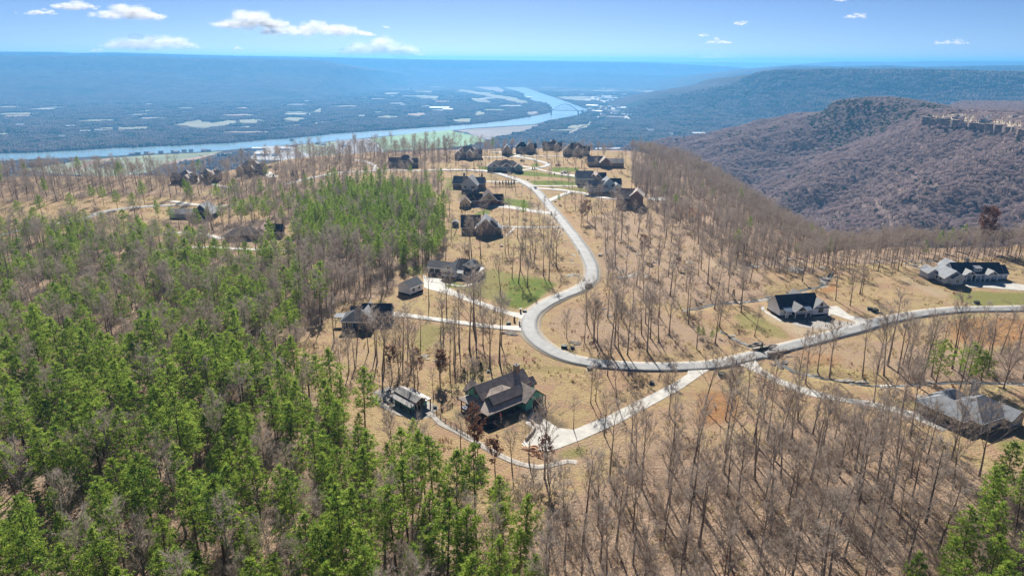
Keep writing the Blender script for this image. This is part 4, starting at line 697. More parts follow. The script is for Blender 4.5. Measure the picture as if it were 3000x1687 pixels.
g_ = gp(1806,592,4); house('house', 'dark brown shingled house wedged among bare trees beside the round white patio', 'house', (float(g_[0]), float(g_[1])), -12, [(0,0,13,9,6.6,'gable','x',.75,'brown_brick',BR_,{}),(9.5,-1,9,14,8.2,'gable','y',.85,'brown_brick',BR_,{}),(2,6,10,9,7.6,'gable','x',.8,'brown_brick',TS,{}),(1.2,-1.8,5,5,4.4,'gable','y',.9,'stone_wall',BR_,{})], [('win',0,'f',4,4.5,1.5,1.7,BK),('win',0,'f',8,4.5,1.5,1.7,BK),('win',1,'f',4.5,3,1.8,2,BK),('win',3,'f',2.5,2,1.6,1.4,BK)], lm='the dark shingled house')
# left group
manor(497,523,8,18,'dark brown gabled house among bare trees on the left rim','brown_brick','brown_shingle',1,'the brown gabled house on the left rim')
manor(580,519,8,15,'steep dark roofed house beside its brown neighbour on the left rim','brown_brick','brown_shingle',0,'the steep roofed house on the left rim')
manor(692,503,8,23,'large brown house with round window gable before the white quarry yard','brown_brick','brown_shingle',2,'the house with the round window')
manor(1138,481,10,26,'low brown house hidden behind bare trees left of the hilltop','brown_brick','taupe_shingle',1,'the low brown house behind the trees')
g_ = gp(497,636,1); house('barn', 'long grey building with bright steel blue gambrel gable among the pines', 'barn', (float(g_[0]), float(g_[1])), 2, [(0,0,19,9,3.6,'gable','x',.45,'grey_siding',GRS,{}),(15.5,-2.5,12.5,14,4.0,'gable','y',.95,'navy_siding','steel_roof' if 'steel_roof' in MAT else 'grey_shingle',{'over':.5})], [('win',1,'f',6,5,1.6,1.3,BK)], lm='the long grey building')
g_ = gp(660,706,0); house('house', 'long house with rusty red and brown hipped roof in the left woods', 'house', (float(g_[0]), float(g_[1])), 8, [(0,0,20,11,3.4,'hip','x',.6,'brown_brick',TS,{}),(15,2,9,14,3.6,'gable','y',.8,'brown_brick','red_metal',{}),(21,5,10,9,3.6,'gable','x',.8,'brown_brick','maroon_shingle',{})], [('win',0,'f',5,2,1.6,1.5),('win',0,'f',10,2,1.6,1.5),('win',1,'f',4,2,2,1.5)], lm='the red roofed house')
# rim houses on the near hill across the gorge
for k, (px, py, z, w_, wl, rf, lb) in enumerate([(2798,312,-2,16,'navy_siding','grey_shingle','small dark gable roofed house at the left end of the cliff top clearing'),(2829,290,4,15,'brown_brick','brown_shingle','dark brown house above the cliff top clearing, by the trees'),(2880,287,4,22,'brown_brick','taupe_shingle','brown house with pale front at the skyline above the cliff'),(2868,322,-2,22,'white_siding','grey_shingle','white building with grey roof in the middle of the cliff top clearing'),(2902,316,-2,18,'cream_stucco','grey_shingle','cream house with grey roof right of the white building on the cliff'),(2885,334,-6,16,'navy_siding','grey_shingle','dark walled house at the edge of the cliff'),(2962,314,-2,26,'cream_stucco','taupe_shingle','broad cream house at the right end of the cliff top')]):
    y_ = [1420,1560,1600,1400,1440,1335,1400][k]; x_ = (px-1500)/FPX/1.029*y_; zg = float(H2(x_, y_)); b = house('house', lb, 'house', (x_, y_), 1+9*(k % 3), [(0,0,w_,11,4.5,'gable' if k % 2 else 'hip','x',.7,wl,rf,{}),(w_*.55,-2,8,10,5,'gable','y',.8,wl,rf,{})], [('win',0,'f',w_*.2,2.4,1.8,1.6),('win',0,'f',w_*.4,2.4,1.8,1.6),('win',1,'f',4,2.4,2.2,1.8)], group='houses on the cliff top across the gorge')
    b.location.z = zg + .3
# ---------------------------------------------------------------- bridge
P0 = gp(1617,333,VZ); 
def bridge():
    a = gp(1612,336,VZ); b_ = gp(1722,338,VZ); a = np.array([a[0], a[1]]); b_ = np.array([b_[0], b_[1]]); d = (b_-a)/np.linalg.norm(b_-a); n_ = np.array([-d[1], d[0]]); Ld = np.linalg.norm(b_-a); za = VZ + 34
    t = thing('arch_bridge', 'dark steel arch bridge crossing the river bend', 'bridge', (a[0], a[1], VZ), math.atan2(d[1], d[0])); m_ = MAT['bridge']
    s = MB(); s.box(-40, -7, 31, Ld+60, 7, 34.5); s.obj('deck', m_, t)
    A0, A1 = Ld*.04, Ld*.74; hgt = 52
    for sd in (-7.5, 7.5):
        r_ = MB(); P_ = [(A0+(A1-A0)*k/20, sd, 28+hgt*math.sin(math.pi*k/20)) for k in range(21)]
        for p, q in zip(P_[:-1], P_[1:]): r_.tube(p, q, 2.0, 2.0, 4)
        r_.obj('arch', m_, t); h_ = MB()
        for p in P_[2:-2:2]: h_.tube((p[0], sd, 34), p, .7, .7, 4)
        h_.obj('hanger', m_, t)
    for x in (A0-4, A1+2, A1+(Ld-A1)*.5):
        p = MB(); p.box(x-4, -9, -10, x+4, 9, 31); p.obj('pier', m_, t)
MAT['bridge'] = mat('bridge_steel', (.035,.075,.10), .7, .1, .1)
bridge()
# ---------------------------------------------------------------- valley buildings
def shed_mesh(w_, d, h, rise, nm_, wm, rm):
    b = MB(); wallbox(b, -w_/2, -d/2, w_, d, 0, h, 'x', rise/(d/2)); wme = b.mesh('wall', MAT[wm]); r_ = MB(); gable(r_, -w_/2, -d/2, w_, d, h, 'x', rise/(d/2), .8, .5); return wme, r_.mesh('roof', MAT[rm])
VB = [shed_mesh(60,26,9,3,'a','white_siding','pale_bright'), shed_mesh(24,14,7,4,'b','white_siding','pale_bright'), shed_mesh(18,12,6,4,'c','cream_stucco','grey_shingle'), shed_mesh(110,40,10,3,'d','cream_stucco','pale_bright')] if MAT.setdefault('pale_bright', mat('white_metal_roof', (.75,.74,.72), .6, .05)) else None
def vb(px, py, k, rz, label, s_=1.0, grp=None):
    x, y = gp(px, py, VZ); t = thing(['warehouse','farm_building','cottage','factory'][k], label, ['warehouse','farm building','house','factory'][k], (x, y, VZ+.9), rz, grp); t.scale = (s_, s_, s_)
    for nm_, me in zip(('wall', 'roof'), VB[k]): c = bpy.data.objects.new(nm_, me); col.objects.link(c); c.parent = t
for q in [(1288,321,3,.02,'long white roofed factory left of the river bend',1.5),(1312,325,0,.02,'low pale shed just right of the long factory in the valley',1.3),(210,374,0,.3,'pale shed at the left end of the wooded valley farm',1.0),(252,388,0,.1,'white roofed barn in the valley farm below the left ridge',.9),(183,404,1,.2,'pale farm shed at the wood edge beyond the river, far left',1.2),
  (770,456,0,.0,'white warehouse in the quarry yard by the near river bank',.9),(805,458,1,.1,'white shed beside the warehouse in the quarry yard',1.0),(760,440,0,.2,'dark long shed at the back of the quarry yard',1.0),(835,440,0,.0,'pale shed among the quarry yard roads',.8),(1008,430,1,0,'lone white farm building by the grey field',1.0),(1365,392,1,.1,'small farm shed on the green field edge',1.0),
  (1900,291,3,.0,'large white roofed plant in the town by the right ridge',1.4),(1928,296,3,.1,'second large white roof in the town, below the plant',1.1),(1860,303,0,.2,'white warehouse at the left of the town',1.5),(1950,287,3,.0,'white roofed works at the right of the town',1.2),(1840,318,0,.0,'white sheds by the highway junction',1.3),(1635,244,3,0,'bright long roof in the far valley right of the river',1.6),(1550,288,0,0,'pale sheds on the river point',1.0),
  (1800,332,1,.3,'small white store at the highway',1.6),(1905,388,1,.3,'white building at the foot of the near hill',1.6),(2045,396,0,.1,'white roofed school at the foot of the right ridge',1.2),(1740,448,0,.0,'white sheds below the far rim',.8),(1780,451,0,.1,'pale warehouse below the far rim, right of the white sheds',.8)]: vb(*q)
rg = random.Random(5)
for k, (px, py) in enumerate([(388,452),(405,451),(430,449),(445,451),(472,447),(508,445),(518,446),(540,443),(560,442),(598,441),(612,443),(930,421),(948,423),(855,410),(298,487),(340,489),(350,492),(322,487),(1150,286),(1190,276),(1205,262),(1290,247),(1330,236),(1390,236),(1180,312),(1240,305),(1100,326),(1060,345),(255,365),(270,380),(290,388),(340,382),(375,388),(60,372),(700,300),(770,322),(900,300)]):
    vb(px, py + (3 if k < 16 else 0), 2 if k % 3 else 1, rg.uniform(-.5, .5), ['little pale house', 'small white roofed house'][k % 2] + ' ' + ('on the near river bank' if k < 16 else 'scattered in the wooded valley'), 1.0 if k < 16 else 1.6, 'small houses along the river bank' if k < 16 else 'small houses in the wooded valley')
for k in range(120):
    px, py = rg.gauss(1870, 75), rg.gauss(302, 17)
    if not 262 < py < 345 or px > 2010 or px < 1700: continue
    vb(px, py, rg.choice([1, 2, 0]), rg.uniform(-.6, .6), 'small white roofed building in the valley town', rg.uniform(1.2, 1.9), 'buildings of the valley town')
# ---------------------------------------------------------------- vehicles
MAT['tyre'] = mat('tyre_rubber', (.02,.02,.02), .9, .1); MAT['carglass'] = MAT['glass']
def paintm(n_, c): MAT[n_] = mat(n_, c, .3, .03, spec=.6); return MAT[n_]
def car(at, rz, paint_, label, kind='suv', L=4.7, W=1.85, z=.16):
    x, y = at; o_ = thing({'suv':'parked_car','truck':'pickup_truck','sedan':'parked_car'}[kind], label, {'suv':'car','truck':'truck','sedan':'car'}[kind], (x, y, float(H(x, y))+z), rz)
    hb = .95 if kind != 'sedan' else .85; prof = {'suv':[(-.5,.35),(-.5,hb),(.42,hb),(.49,.72),(.5,.35)],'truck':[(-.5,.4),(-.5,1.0),(.4,1.05),(.49,.85),(.5,.4)],'sedan':[(-.5,.3),(-.49,.85),(.4,.8),(.5,.6),(.5,.3)]}[kind]
    def ex(P_, w0, w1, n_, m_, par):
        b = MB(); k = len(P_); zs = [p[1] for p in P_]; zm, zM = min(zs), max(zs); ww = [w0+(w1-w0)*(p[1]-zm)/(zM-zm+1e-6) for p in P_]
        V = [(p[0]*L, -w/2, p[1]) for p, w in zip(P_, ww)] + [(p[0]*L, w/2, p[1]) for p, w in zip(P_, ww)]
        b.solid(V, [tuple(range(k)), tuple(range(2*k-1, k-1, -1))] + [(k+i, k+(i+1)%k, (i+1)%k, i) for i in range(k)]); return b.obj(n_, m_, par)
    bd = ex(prof, W, W*.97, 'body', paint_, o_)
    cab = {'suv':[(-.47,.955),(-.43,1.62),(.1,1.65),(.26,.955)],'truck':[(-.08,1.055),(-.06,1.75),(.14,1.77),(.27,1.055)],'sedan':[(-.36,.86),(-.22,1.38),(.1,1.4),(.27,.82)]}[kind]
    ex(cab, W*.93, W*.78, 'windows', MAT['carglass'], o_); top = [(cab[1][0], cab[1][1]+.003), (cab[1][0]+.01, cab[1][1]+.05), (cab[2][0]-.01, cab[2][1]+.05), (cab[2][0], cab[2][1]+.003)]; ex(top, W*.79, W*.77, 'roof', paint_, o_)
    for sx in (-.31, .31):
        for sy in (-1, 1): b = MB(); b.tube((sx*L, sy*(W/2-.13), .34), (sx*L, sy*(W/2+.02), .34), .34, .34, 12, True); b.obj('wheel', MAT['tyre'], o_)
    for sy in (-.62, .62): b = MB(); b.box(.5*L-.02, sy*.9-.17, .6, .5*L+.012, sy*.9+.17, .74); b.obj('headlight', MAT['white_trim'], o_)
    return o_
p = G(1724,842); q = G(1712,852); car(tuple(p), math.atan2(q[1]-p[1], q[0]-p[0]), paintm('black_paint', (.012,.016,.014)), 'dark car driving on the outside of the road bend', 'suv', 4.9, 1.95)
p = G(1568,552); q = G(1580,570); car(tuple(p), math.atan2(q[1]-p[1], q[0]-p[0]), paintm('white_paint', (.8,.8,.8)), 'white car on the road above the driveway junction', 'suv')
p = G(1652,507); car(tuple(p), .25, MAT['white_paint'], 'white pickup truck parked on the drive of the house with stepped gables', 'truck', 6.2, 2.1)
p = gp(1530,467,10); car(tuple(p), .1, MAT['black_paint'], 'black car parked beside the hilltop loop road', 'sedan')
p = gp(762,503,8); car(tuple(p), .3, paintm('blue_paint', (.03,.06,.25)), 'blue car parked right of the round window house', 'sedan', 5)
p = gp(789,488,8); car(tuple(p), 1.0, MAT['black_paint'], 'dark truck in the yard behind the round window house', 'truck', 5.5)
p = gp(1635,478,10); car(tuple(p), 0, paintm('red_paint', (.25,.05,.03)), 'rust red pickup on the bare hilltop lot', 'truck', 5.5)
# ---------------------------------------------------------------- pillars, boxes, bins
def pillar(px, py, h, w_, m_, label, cap='white_trim'):
    x, y = G(px, py); t = thing('gate_pillar', label, 'pillar', (x, y, float(H(x, y)))); b = MB(); b.box(-w_/2, -w_/2, -.3, w_/2, w_/2, h); b.obj('shaft', MAT[m_], t); b = MB(); b.box(-w_/2-.08, -w_/2-.08, h+.002, w_/2+.08, w_/2+.08, h+.14); b.tube((0,0,h+.14), (0,0,h+.5), .13, .09, 6, True); b.obj('lantern', MAT[cap], t)
for a in [(1507,941,1.9,.75,'red_brick','reddish brick pillar on the lower side of the farmhouse drive mouth','black_metal'),(1525,916,1.7,.7,'brown_brick','brown pillar on the upper side of the farmhouse drive mouth','white_trim'),(1522,953,1.6,.6,'brown_brick','dark pillar between the two drives, nearest the road','black_metal'),(1615,629,1.8,.8,'red_brick','brick pillar at the mouth of the red brick house drive','black_metal'),(1649,675,1.3,.5,'dark_wood','dark post at the drive of the dark brown brick house','white_trim'),
  (1567,496,1.8,.9,'brown_brick','pillar left of the hilltop drive mouth','black_metal'),(1560,496,1.8,.9,'brown_brick','second pillar left of the hilltop drive mouth','black_metal'),(1624,513,1.6,.7,'brown_brick','pillar halfway along the hilltop drive','black_metal'),(2157,1066,1.4,.35,'dark_wood','dark lamp post at the mouth of the curved white drive','white_trim'),(2976-1280,741,1.4,.3,'black_metal','thin black post on the left road verge','black_metal')]: pillar(*a)
def ubox(px, py, s_, label, m_='green_box', nm_='utility_box', cat='utility box'):
    x, y = G(px, py); t = thing(nm_, label, cat, (x, y, float(H(x, y))), rng.uniform(-.4, .4)); b = MB(); b.box(-.9*s_, -.7*s_, -.15, .9*s_, .7*s_, .08); b.obj('pad', MAT['concrete'], t); b = MB(); b.solid([(-.75*s_,-.5*s_,.083),(.75*s_,-.5*s_,.083),(.75*s_,.5*s_,.083),(-.75*s_,.5*s_,.083),(-.75*s_,-.4*s_,.75*s_),(.75*s_,-.4*s_,.75*s_),(.75*s_,.5*s_,.95*s_),(-.75*s_,.5*s_,.95*s_)], [(3,2,1,0),(4,5,6,7),(0,1,5,4),(1,2,6,5),(2,3,7,6),(3,0,4,7)]); b.obj('cabinet', MAT[m_], t)
MAT['green_box'] = mat('dark_green_cabinet', (.03,.04,.03), .6, .1)
for a in [(1653,1020,1.4,'left of the two boxes on the grass inside the road curve'),(1677,1021,1.0,'right of the two boxes on the grass inside the road curve'),(1728,1083,1.2,'dark box below the road in front of the curve'),(1758,750,1.1,'box on the verge right of the upper road'),(1470,722,.9,'box on the lot below the dark brown brick house'),(1490,950,1.1,'dark box with pale pad above the navy house drive'),(1537,914,1.0,'box by the farmhouse drive mouth pillar'),(2548,908,1.3,'left of three boxes beside the right road'),(2563,914,1.7,'largest of three boxes beside the right road'),(2581,919,.8,'pale small box, right of three beside the right road'),(2861,890,1.4,'dark box on the verge before the long grey house'),(2653,958,1.1,'dark box on the outer verge of the right road'),(2115,1103,1.5,'pale topped box in the grass fork below the road'),(1910,1125,1.0,'dark bin shaped box on the big lawn'),(1492,511,1.0,'box at the hilltop road fork'),(1546,527,.9,'box left of the bright lawn by the upper road'),(1530,547,.9,'box beside the cedar row'),(1275,1195,.8,'box near the fence by the barn'),(1627,592,.9,'box at the fork of the drives'),(1431,1090,.7,'small dark post box in the grass behind the brown roofed house')]: ubox(*a[:3], 'dark green utility ' + a[3] if 'box' in a[3] else 'dark green utility cabinet, ' + a[3])
# ---------------------------------------------------------------- fences
def fence(pts, label, h=1.25, m_='dark_wood', step=2.4, rails=3):
    P_ = np.array(GG(pts)); t = None; seg = []
    for a, b_ in zip(P_[:-1], P_[1:]):
        n_ = max(1, int(round(np.linalg.norm(b_-a)/step))); seg += [a+(b_-a)*k/n_ for k in range(n_)]
    seg.append(P_[-1]); x0, y0 = seg[0]; z0 = float(H(x0, y0)); t = thing('rail_fence', label, 'fence', (x0, y0, z0)); Q = [(x-x0, y-y0, float(H(x, y))-z0) for x, y in seg]
    for q in Q: b = MB(); b.box(q[0]-.09, q[1]-.09, q[2]-.3, q[0]+.09, q[1]+.09, q[2]+h); b.obj('post', MAT[m_], t)
    for a, c in zip(Q[:-1], Q[1:]):
        for k in range(rails): zz = h*(.92-.3*k); b = MB(); b.tube((a[0], a[1], a[2]+zz), (c[0], c[1], c[2]+zz), .06, .06, 4); b.obj('rail', MAT[m_], t)
fence([(1326,1190),(1278,1212),(1305,1235),(1370,1275),(1400,1285)], 'dark three rail fence around the small front yard of the brown roofed house')
fence([(1120,1145),(1165,1135)], 'short dark fence at the left end of the barn')
fence([(1146,1160),(1165,1172)], 'short dark fence in front of the barn lean-to', step=2)
fence([(1344,660),(1330,693),(1400,692)], 'thin wooden fence around the side yard of the dark brown brick house', step=4, rails=2)
fence([(1310,553),(1520,550)], 'long low dark fence below the cedar row', step=5, rails=2)
fence([(1385,705),(1412,706),(1440,707)], 'low fence line below the dark brown brick house', step=4, rails=2)
g_ = G(1334,664); house('garden_shed', 'little black garden shed left of the dark brown brick house', 'shed', (float(g_[0])-1.8, float(g_[1])), 0, [(0,0,3.6,3.6,2.6,'gable','y',.5,'navy_siding',GRS,{'over':.25})], [('door',0,'f',1.8,1.5,1.2,1.8)])
# retaining wall
def wall_strip(pts, h, w_, m_, label):
    C = smooth_path(GG(pts), 1.2); x0, y0 = C[0]; t = thing('retaining_wall', label, 'wall', (x0, y0, float(H(x0, y0))))
    for a, b_ in zip(C[:-1], C[1:]):
        L_ = float(np.hypot(*(b_-a))); s = MB(); s.box(0, -w_/2, -.4, L_-.03, w_/2, h); o_ = s.obj('block', MAT[m_], t); o_.location = (a[0]-x0, a[1]-y0, float(H(a[0], a[1]))-float(H(x0, y0))); o_.rotation_euler = (0, 0, math.atan2(b_[1]-a[1], b_[0]-a[0]))
wall_strip([(1556,1236),(1567,1250),(1560,1268),(1540,1290)], .9, .5, 'stone_wall', 'curved stone retaining wall beside the drive of the brown roofed house')
# dark clipped cedars
def conic(h, r_, m_, blades=420):
    T = TM(); C = TM(); T.tube(np.array([0,0,-.2]), np.array([0,0,h*.9]), .07, .02, 5)
    for i in range(blades):
        t = rng.random()**.8; a = rng.uniform(0, 6.28); rr = r_*(1-t)**.75*rng.uniform(.6, 1.05); c = np.array([rr*math.cos(a), rr*math.sin(a), .15+t*h*.95]); d = rv()*.7+np.array([math.cos(a)*.5, math.sin(a)*.5, .8]); d /= np.linalg.norm(d); C.blade(c, d, .4, .2)
    return T.mesh('trunk', MAT['pbark']), C.mesh('crown', MAT['cedar'])
# ---------------------------------------------------------------- tree meshes
MAT['bark'] = barkmat('bare_tree_bark', (.15,.115,.09), (.33,.28,.235)); MAT['twig'] = leafmat('bare_twigs', (.29,.235,.19), (.47,.405,.345), (.38,.315,.265), .42)
MAT['pbark'] = barkmat('pine_bark', (.10,.065,.045), (.16,.105,.075))
MAT['needle'] = leafmat('pine_needles', (.105,.20,.038), (.23,.35,.055), (.43,.52,.10), .6, .8)
MAT['cedar'] = leafmat('cedar_foliage', (.03,.05,.02), (.045,.07,.025), (.05,.08,.03), .3)
MAT['redleaf'] = leafmat('dry_red_leaves', (.20,.085,.05), (.26,.12,.07), (.17,.09,.06), .4)
MAT['puff'] = leafmat('far_bare_crowns', (.27,.21,.22), (.50,.41,.41), (.38,.27,.23), .42, .012)
MAT['puffpine'] = leafmat('far_pine_crowns', (.05,.085,.03), (.08,.12,.04), (.09,.14,.045), .4)
def rv(): 
    v = rng.normal(size=3); return v/np.linalg.norm(v)
class TM:    # triangle soup
    def __init__(s): s.V = []; s.n = 0; s.F = []
    def tri(s, a, b, c): s.V += [a, b, c]; s.F.append((s.n, s.n+1, s.n+2)); s.n += 3
    def tube(s, p0, p1, r0, r1, k=4):
        d = p1-p0; d = d/(np.linalg.norm(d)+1e-9); a = np.cross(d, [0,0,1.0]) if abs(d[2]) < .95 else np.cross(d, [1.0,0,0]); a /= np.linalg.norm(a); b = np.cross(d, a)
        t = np.arange(k)*2*math.pi/k; ring = np.cos(t)[:,None]*a + np.sin(t)[:,None]*b
        s.V += list(p0+r0*ring) + list(p1+r1*ring); n = s.n
        for i in range(k):
            j = (i+1) % k; s.F.append((n+i, n+j, n+k+j)); s.F.append((n+i, n+k+j, n+k+i))
        s.n += 2*k
    def blade(s, p, d, L, w_):
        side = np.cross(d, rv()); side /= np.linalg.norm(side)+1e-9; s.tri(p-side*w_/2, p+side*w_/2, p+d*L)
    def mesh(s, name, m): return mesh_np(name, np.array(s.V), np.array(s.F), m)
def bare_tree(h, spread=.2, limbs=15, low=.38, rich=1.0, leafy=False, fork=0):
    T = TM(); B = TM(); Lf = TM(); lean = rng.normal(0, .045, 2); pts = []
    for i in range(7):
        t = i/6; pts.append(np.array([lean[0]*h*t + rng.normal(0,.12)*t, lean[1]*h*t + rng.normal(0,.12)*t, h*.93*t]))
    r0 = .011*h + .05
    rad = lambda t: r0*(1-t)**1.15 + .03
    pts[0][2] = -1.0
    for i in range(6): T.tube(pts[i], pts[i+1], rad(i/6)*(1.25 if i == 0 else 1), rad((i+1)/6), 6)
    def at(t): k = min(5, int(t*6)); f = t*6-k; return pts[k]*(1-f)+pts[k+1]*f
    for l in range(limbs):
        t = low + (1-low)*((l+rng.uniform(0,1))/limbs); p = at(min(t, .98)); az = l*2.4+rng.normal(0,.4); up = rng.uniform(.8, 2.1)
        L = h*spread*1.35*rng.uniform(.7, 1.3)*(1.25-.75*max(0, (t-low)/(1-low))); d = np.array([math.cos(az), math.sin(az), up]); d /= np.linalg.norm(d)
        if fork and l < fork: L *= 1.7; d[2] += .5; d /= np.linalg.norm(d)
        r = max(.035, rad(t)*.55); q = p; segs = [(q, d)]
        for k in range(3):
            q2 = q + d*L/3; B.tube(q, q2, r*(1-k/3.4), r*(1-(k+1)/3.4), 3); q = q2; d = d + rng.normal(0,.14,3); d[2] += .12; d /= np.linalg.norm(d); segs.append((q, d))
        for k in range(int(6*rich)):
            u = rng.uniform(.25, 1); kk = min(2, int(u*3)); b0 = segs[kk][0] + (segs[kk+1][0]-segs[kk][0])*(u*3-kk); d2 = segs[kk][1] + rv()*.75; d2[2] += .25; d2 /= np.linalg.norm(d2); L2 = L*rng.uniform(.3, .55)
            B.tube(b0, b0+d2*L2, .035, .015, 3)
            for w_ in range(int(14*rich)):
                a_ = b0 + d2*L2*rng.uniform(.2, 1); d3 = d2 + rv()*.9; d3[2] += .2; d3 /= np.linalg.norm(d3)
                B.blade(a_, d3, rng.uniform(.6, 1.6), .058)
                if leafy:
                    for _ in range(3): Lf.blade(a_ + d3*rng.uniform(.2, 1), rv(), .4, .32)
    return (T.mesh('trunk', MAT['bark']), B.mesh('crown', MAT['twig']), Lf.mesh('leaves', MAT['redleaf']) if leafy else None)
def pine_tree(h, crown=.52, wid=.17, tufts=330, thin=1.0):
    T = TM(); C = TM(); lean = rng.normal(0,.015,2); at = lambda t: np.array([lean[0]*h*t, lean[1]*h*t, h*t])
    r0 = .010*h + .05
    for i in range(6): 
        a, b = at(i/6), at((i+1)/6)
        if i == 0: a[2] = -1
        T.tube(a, b, r0*(1-i/6.5), r0*(1-(i+1)/6.5), 6)
    nb_ = int(30*thin)+8; asym = rng.uniform(.75, 1.25, 8)
    done = 0
    for l in range(nb_):
        t = 1 - crown*((l+.5)/nb_)**.9; rel_ = (1-t)/crown; az = l*2.4+rng.normal(0,.3); k8 = asym[int(az/(2*math.pi)*8) % 8]
        L = h*wid*(min(1, rel_*1.45+.08)**.85)*(1-.35*rel_**3)*rng.uniform(.7, 1.15)*k8; up = .55-.5*rel_ + rng.normal(0,.1)
        d = np.array([math.cos(az), math.sin(az), up]); d /= np.linalg.norm(d); p = at(t*.985)
        T.tube(p, p+d*L*.9, .06, .02, 3)
        nt_ = max(3, int(tufts*(.35+L/(h*wid))/nb_/1.1))
        for k in range(nt_):
            f = rng.uniform(.3, 1.05)**.8; c = p + d*L*f + rng.normal(0, .16+.10*L, 3)*np.array([1,1,.65]); c[2] += .15
            n_ = 11; sz = rng.uniform(.38, .58)
            for _ in range(n_):
                dd = rv()*.9 + d*.25 + np.array([0,0,.55]); dd /= np.linalg.norm(dd); C.blade(c, dd, sz*rng.uniform(.8, 1.5), .13)
    for k in range(14):
        c = at(1.0) + rng.normal(0, .22, 3)*np.array([1,1,2.0]) - np.array([0,0,.4])
        for _ in range(10):
            dd = rv(); dd[2] = abs(dd[2])+.3; dd /= np.linalg.norm(dd); C.blade(c, dd, .55, .12)
    return T.mesh('trunk', MAT['pbark']), C.mesh('crown', MAT['needle'])
PINES = [pine_tree(h, c, w_, tf, th) for h, c, w_, tf, th in [(21,.58,.175,560,1.1),(19,.64,.195,600,1.1),(22,.52,.155,500,1.0),(18,.68,.21,620,1.2),(20,.60,.18,560,1.0),(17,.72,.215,580,1.2),(23,.50,.16,500,1.0),(16,.76,.23,560,1.2)]]
BROAD = [pine_tree(h, c, w_, tf, 1.1) for h, c, w_, tf in [(18,.62,.27,620),(17,.70,.30,640),(19,.55,.25,580),(16,.66,.32,600)]]
PH = [21,19,22,18,20,17,23,16]
BARES = [bare_tree(h, s_, l, lo, r_, fork=f) for h, s_, l, lo, r_, f in [(22,.16,15,.45,1.0,0),(20,.20,15,.38,1.0,2),(24,.13,14,.50,.9,0),(18,.24,16,.32,1.0,3),(21,.17,15,.42,1.0,2),(23,.15,13,.52,.9,0),(16,.27,16,.28,1.0,3),(20,.14,13,.5,.8,0),(19,.22,16,.35,1.1,2)]]
BH = [22,20,24,18,21,23,16,20,19]
REDS = [bare_tree(9, .28, 12, .22, .7, True), bare_tree(13, .22, 12, .3, .7, True)]
CED = conic(4.2, 1.0, None)
for k, (px, py, s_, lb) in enumerate([(1452,545,.9,'cedar shrub at the left end of the row beside the upper road'),(1464,545,.9,'second cedar from the left in the row beside the upper road'),(1473,545,1,'third cedar from the left in the row beside the upper road'),(1482,546,1.1,'cedar in the middle of the row beside the upper road'),(1490,546,1.1,'cedar right of the middle in the row beside the upper road'),(1498,546,1.1,'second cedar from the right in the row beside the upper road'),(1506,545,1.1,'cedar at the right end of the row beside the upper road'),
   (859,522,1.6,'dark cedar, left of three by the long pale road'),(871,522,1.5,'dark cedar, middle of three by the long pale road'),(891,519,1.4,'dark cedar, right of three by the long pale road'),(803,535,1.6,'dark cedar left of the pale road bend'),(1409,1096,1.0,'narrow cedar on the grass behind the brown roofed house'),(1384,1101,1.0,'cedar beside the forked bare tree behind the brown roofed house'),(1360,1100,.7,'small cedar left of the forked bare tree'),(1295,1195,.6,'small cedar by the fence near the barn'),(1354,548,1.7,'dark cedar right of the grey house with stone chimney'),(1344,546,1.9,'dark cedar before the grey house with stone chimney'),(1412,523,1.2,'cedar in the turning circle of the grey house'),(2230,1030,.8,'small evergreen by the creek above the road'),(2148,872,.9,'small evergreen in the creek hollow')]):
    x, y = G(px, py); o_ = thing('cedar', lb, 'cedar', (x, y, float(H(x, y))), rng.uniform(0, 6), 'clipped cedars' if k < 7 else 'small dark cedars'); o_.scale = (s_,)*3
    for nm_, me in zip(('trunk', 'crown'), CED): c_ = bpy.data.objects.new(nm_, me); col.objects.link(c_); c_.parent = o_
# rocks
import bmesh as _bm
MAT['rock'] = mat('pale_sandstone', (.44,.40,.34), .9, .3, .8, bump=.4, fine=2); MAT['darkrock'] = mat('dark_wet_rock', (.24,.21,.18), .9, .4, .8, bump=.4); MAT['cliff'] = mat('cliff_rock', (.30,.22,.17), .95, .45, .12, bump=.5, fine=.5); MAT['orange_rock'] = mat('orange_riprap', (.46,.28,.17), .9, .3, 1.0)
def rockmesh(seed, flat=.4, m_='rock'):
    r_ = np.random.default_rng(seed); b = _bm.new(); _bm.ops.create_icosphere(b, subdivisions=2, radius=1)
    for v in b.verts: v.co *= 1 + .22*math.sin(v.co.x*3+seed)*math.cos(v.co.y*4+seed*2)+.08*r_.normal(); v.co.z *= flat; v.co.x *= 1.4
    me = bpy.data.meshes.new('rock'); b.to_mesh(me); b.free(); me.materials.append(MAT[m_]); return me
RK = [rockmesh(k, .22+.12*(k % 3)) for k in range(5)]; RD = [rockmesh(20+k, .5, 'darkrock') for k in range(4)]; RO = [rockmesh(40+k, .6, 'orange_rock') for k in range(3)]
def rocks(pts, n_, smin, smax, bank, label, grp, off=.05):
    w_ = GG(pts); P_ = np.array(w_); x0, y0 = P_.min(0); x1, y1 = P_.max(0); c = 0; g_ = 0
    while c < n_ and g_ < 4000:
        g_ += 1; x = rng.uniform(x0, x1); y = rng.uniform(y0, y1)
        if not inpoly(np.array([x]), np.array([y]), w_)[0]: continue
        s_ = rng.uniform(smin, smax); o_ = bpy.data.objects.new('rock', bank[int(rng.integers(len(bank)))]); col.objects.link(o_); o_.location = (x, y, float(H(x, y))+off-.12*s_); o_.scale = (s_, s_*rng.uniform(.6, 1.1), s_); o_.rotation_euler = (0, 0, rng.uniform(-.5, .5)); o_['label'] = label; o_['category'] = 'rock'; o_['group'] = grp; c += 1
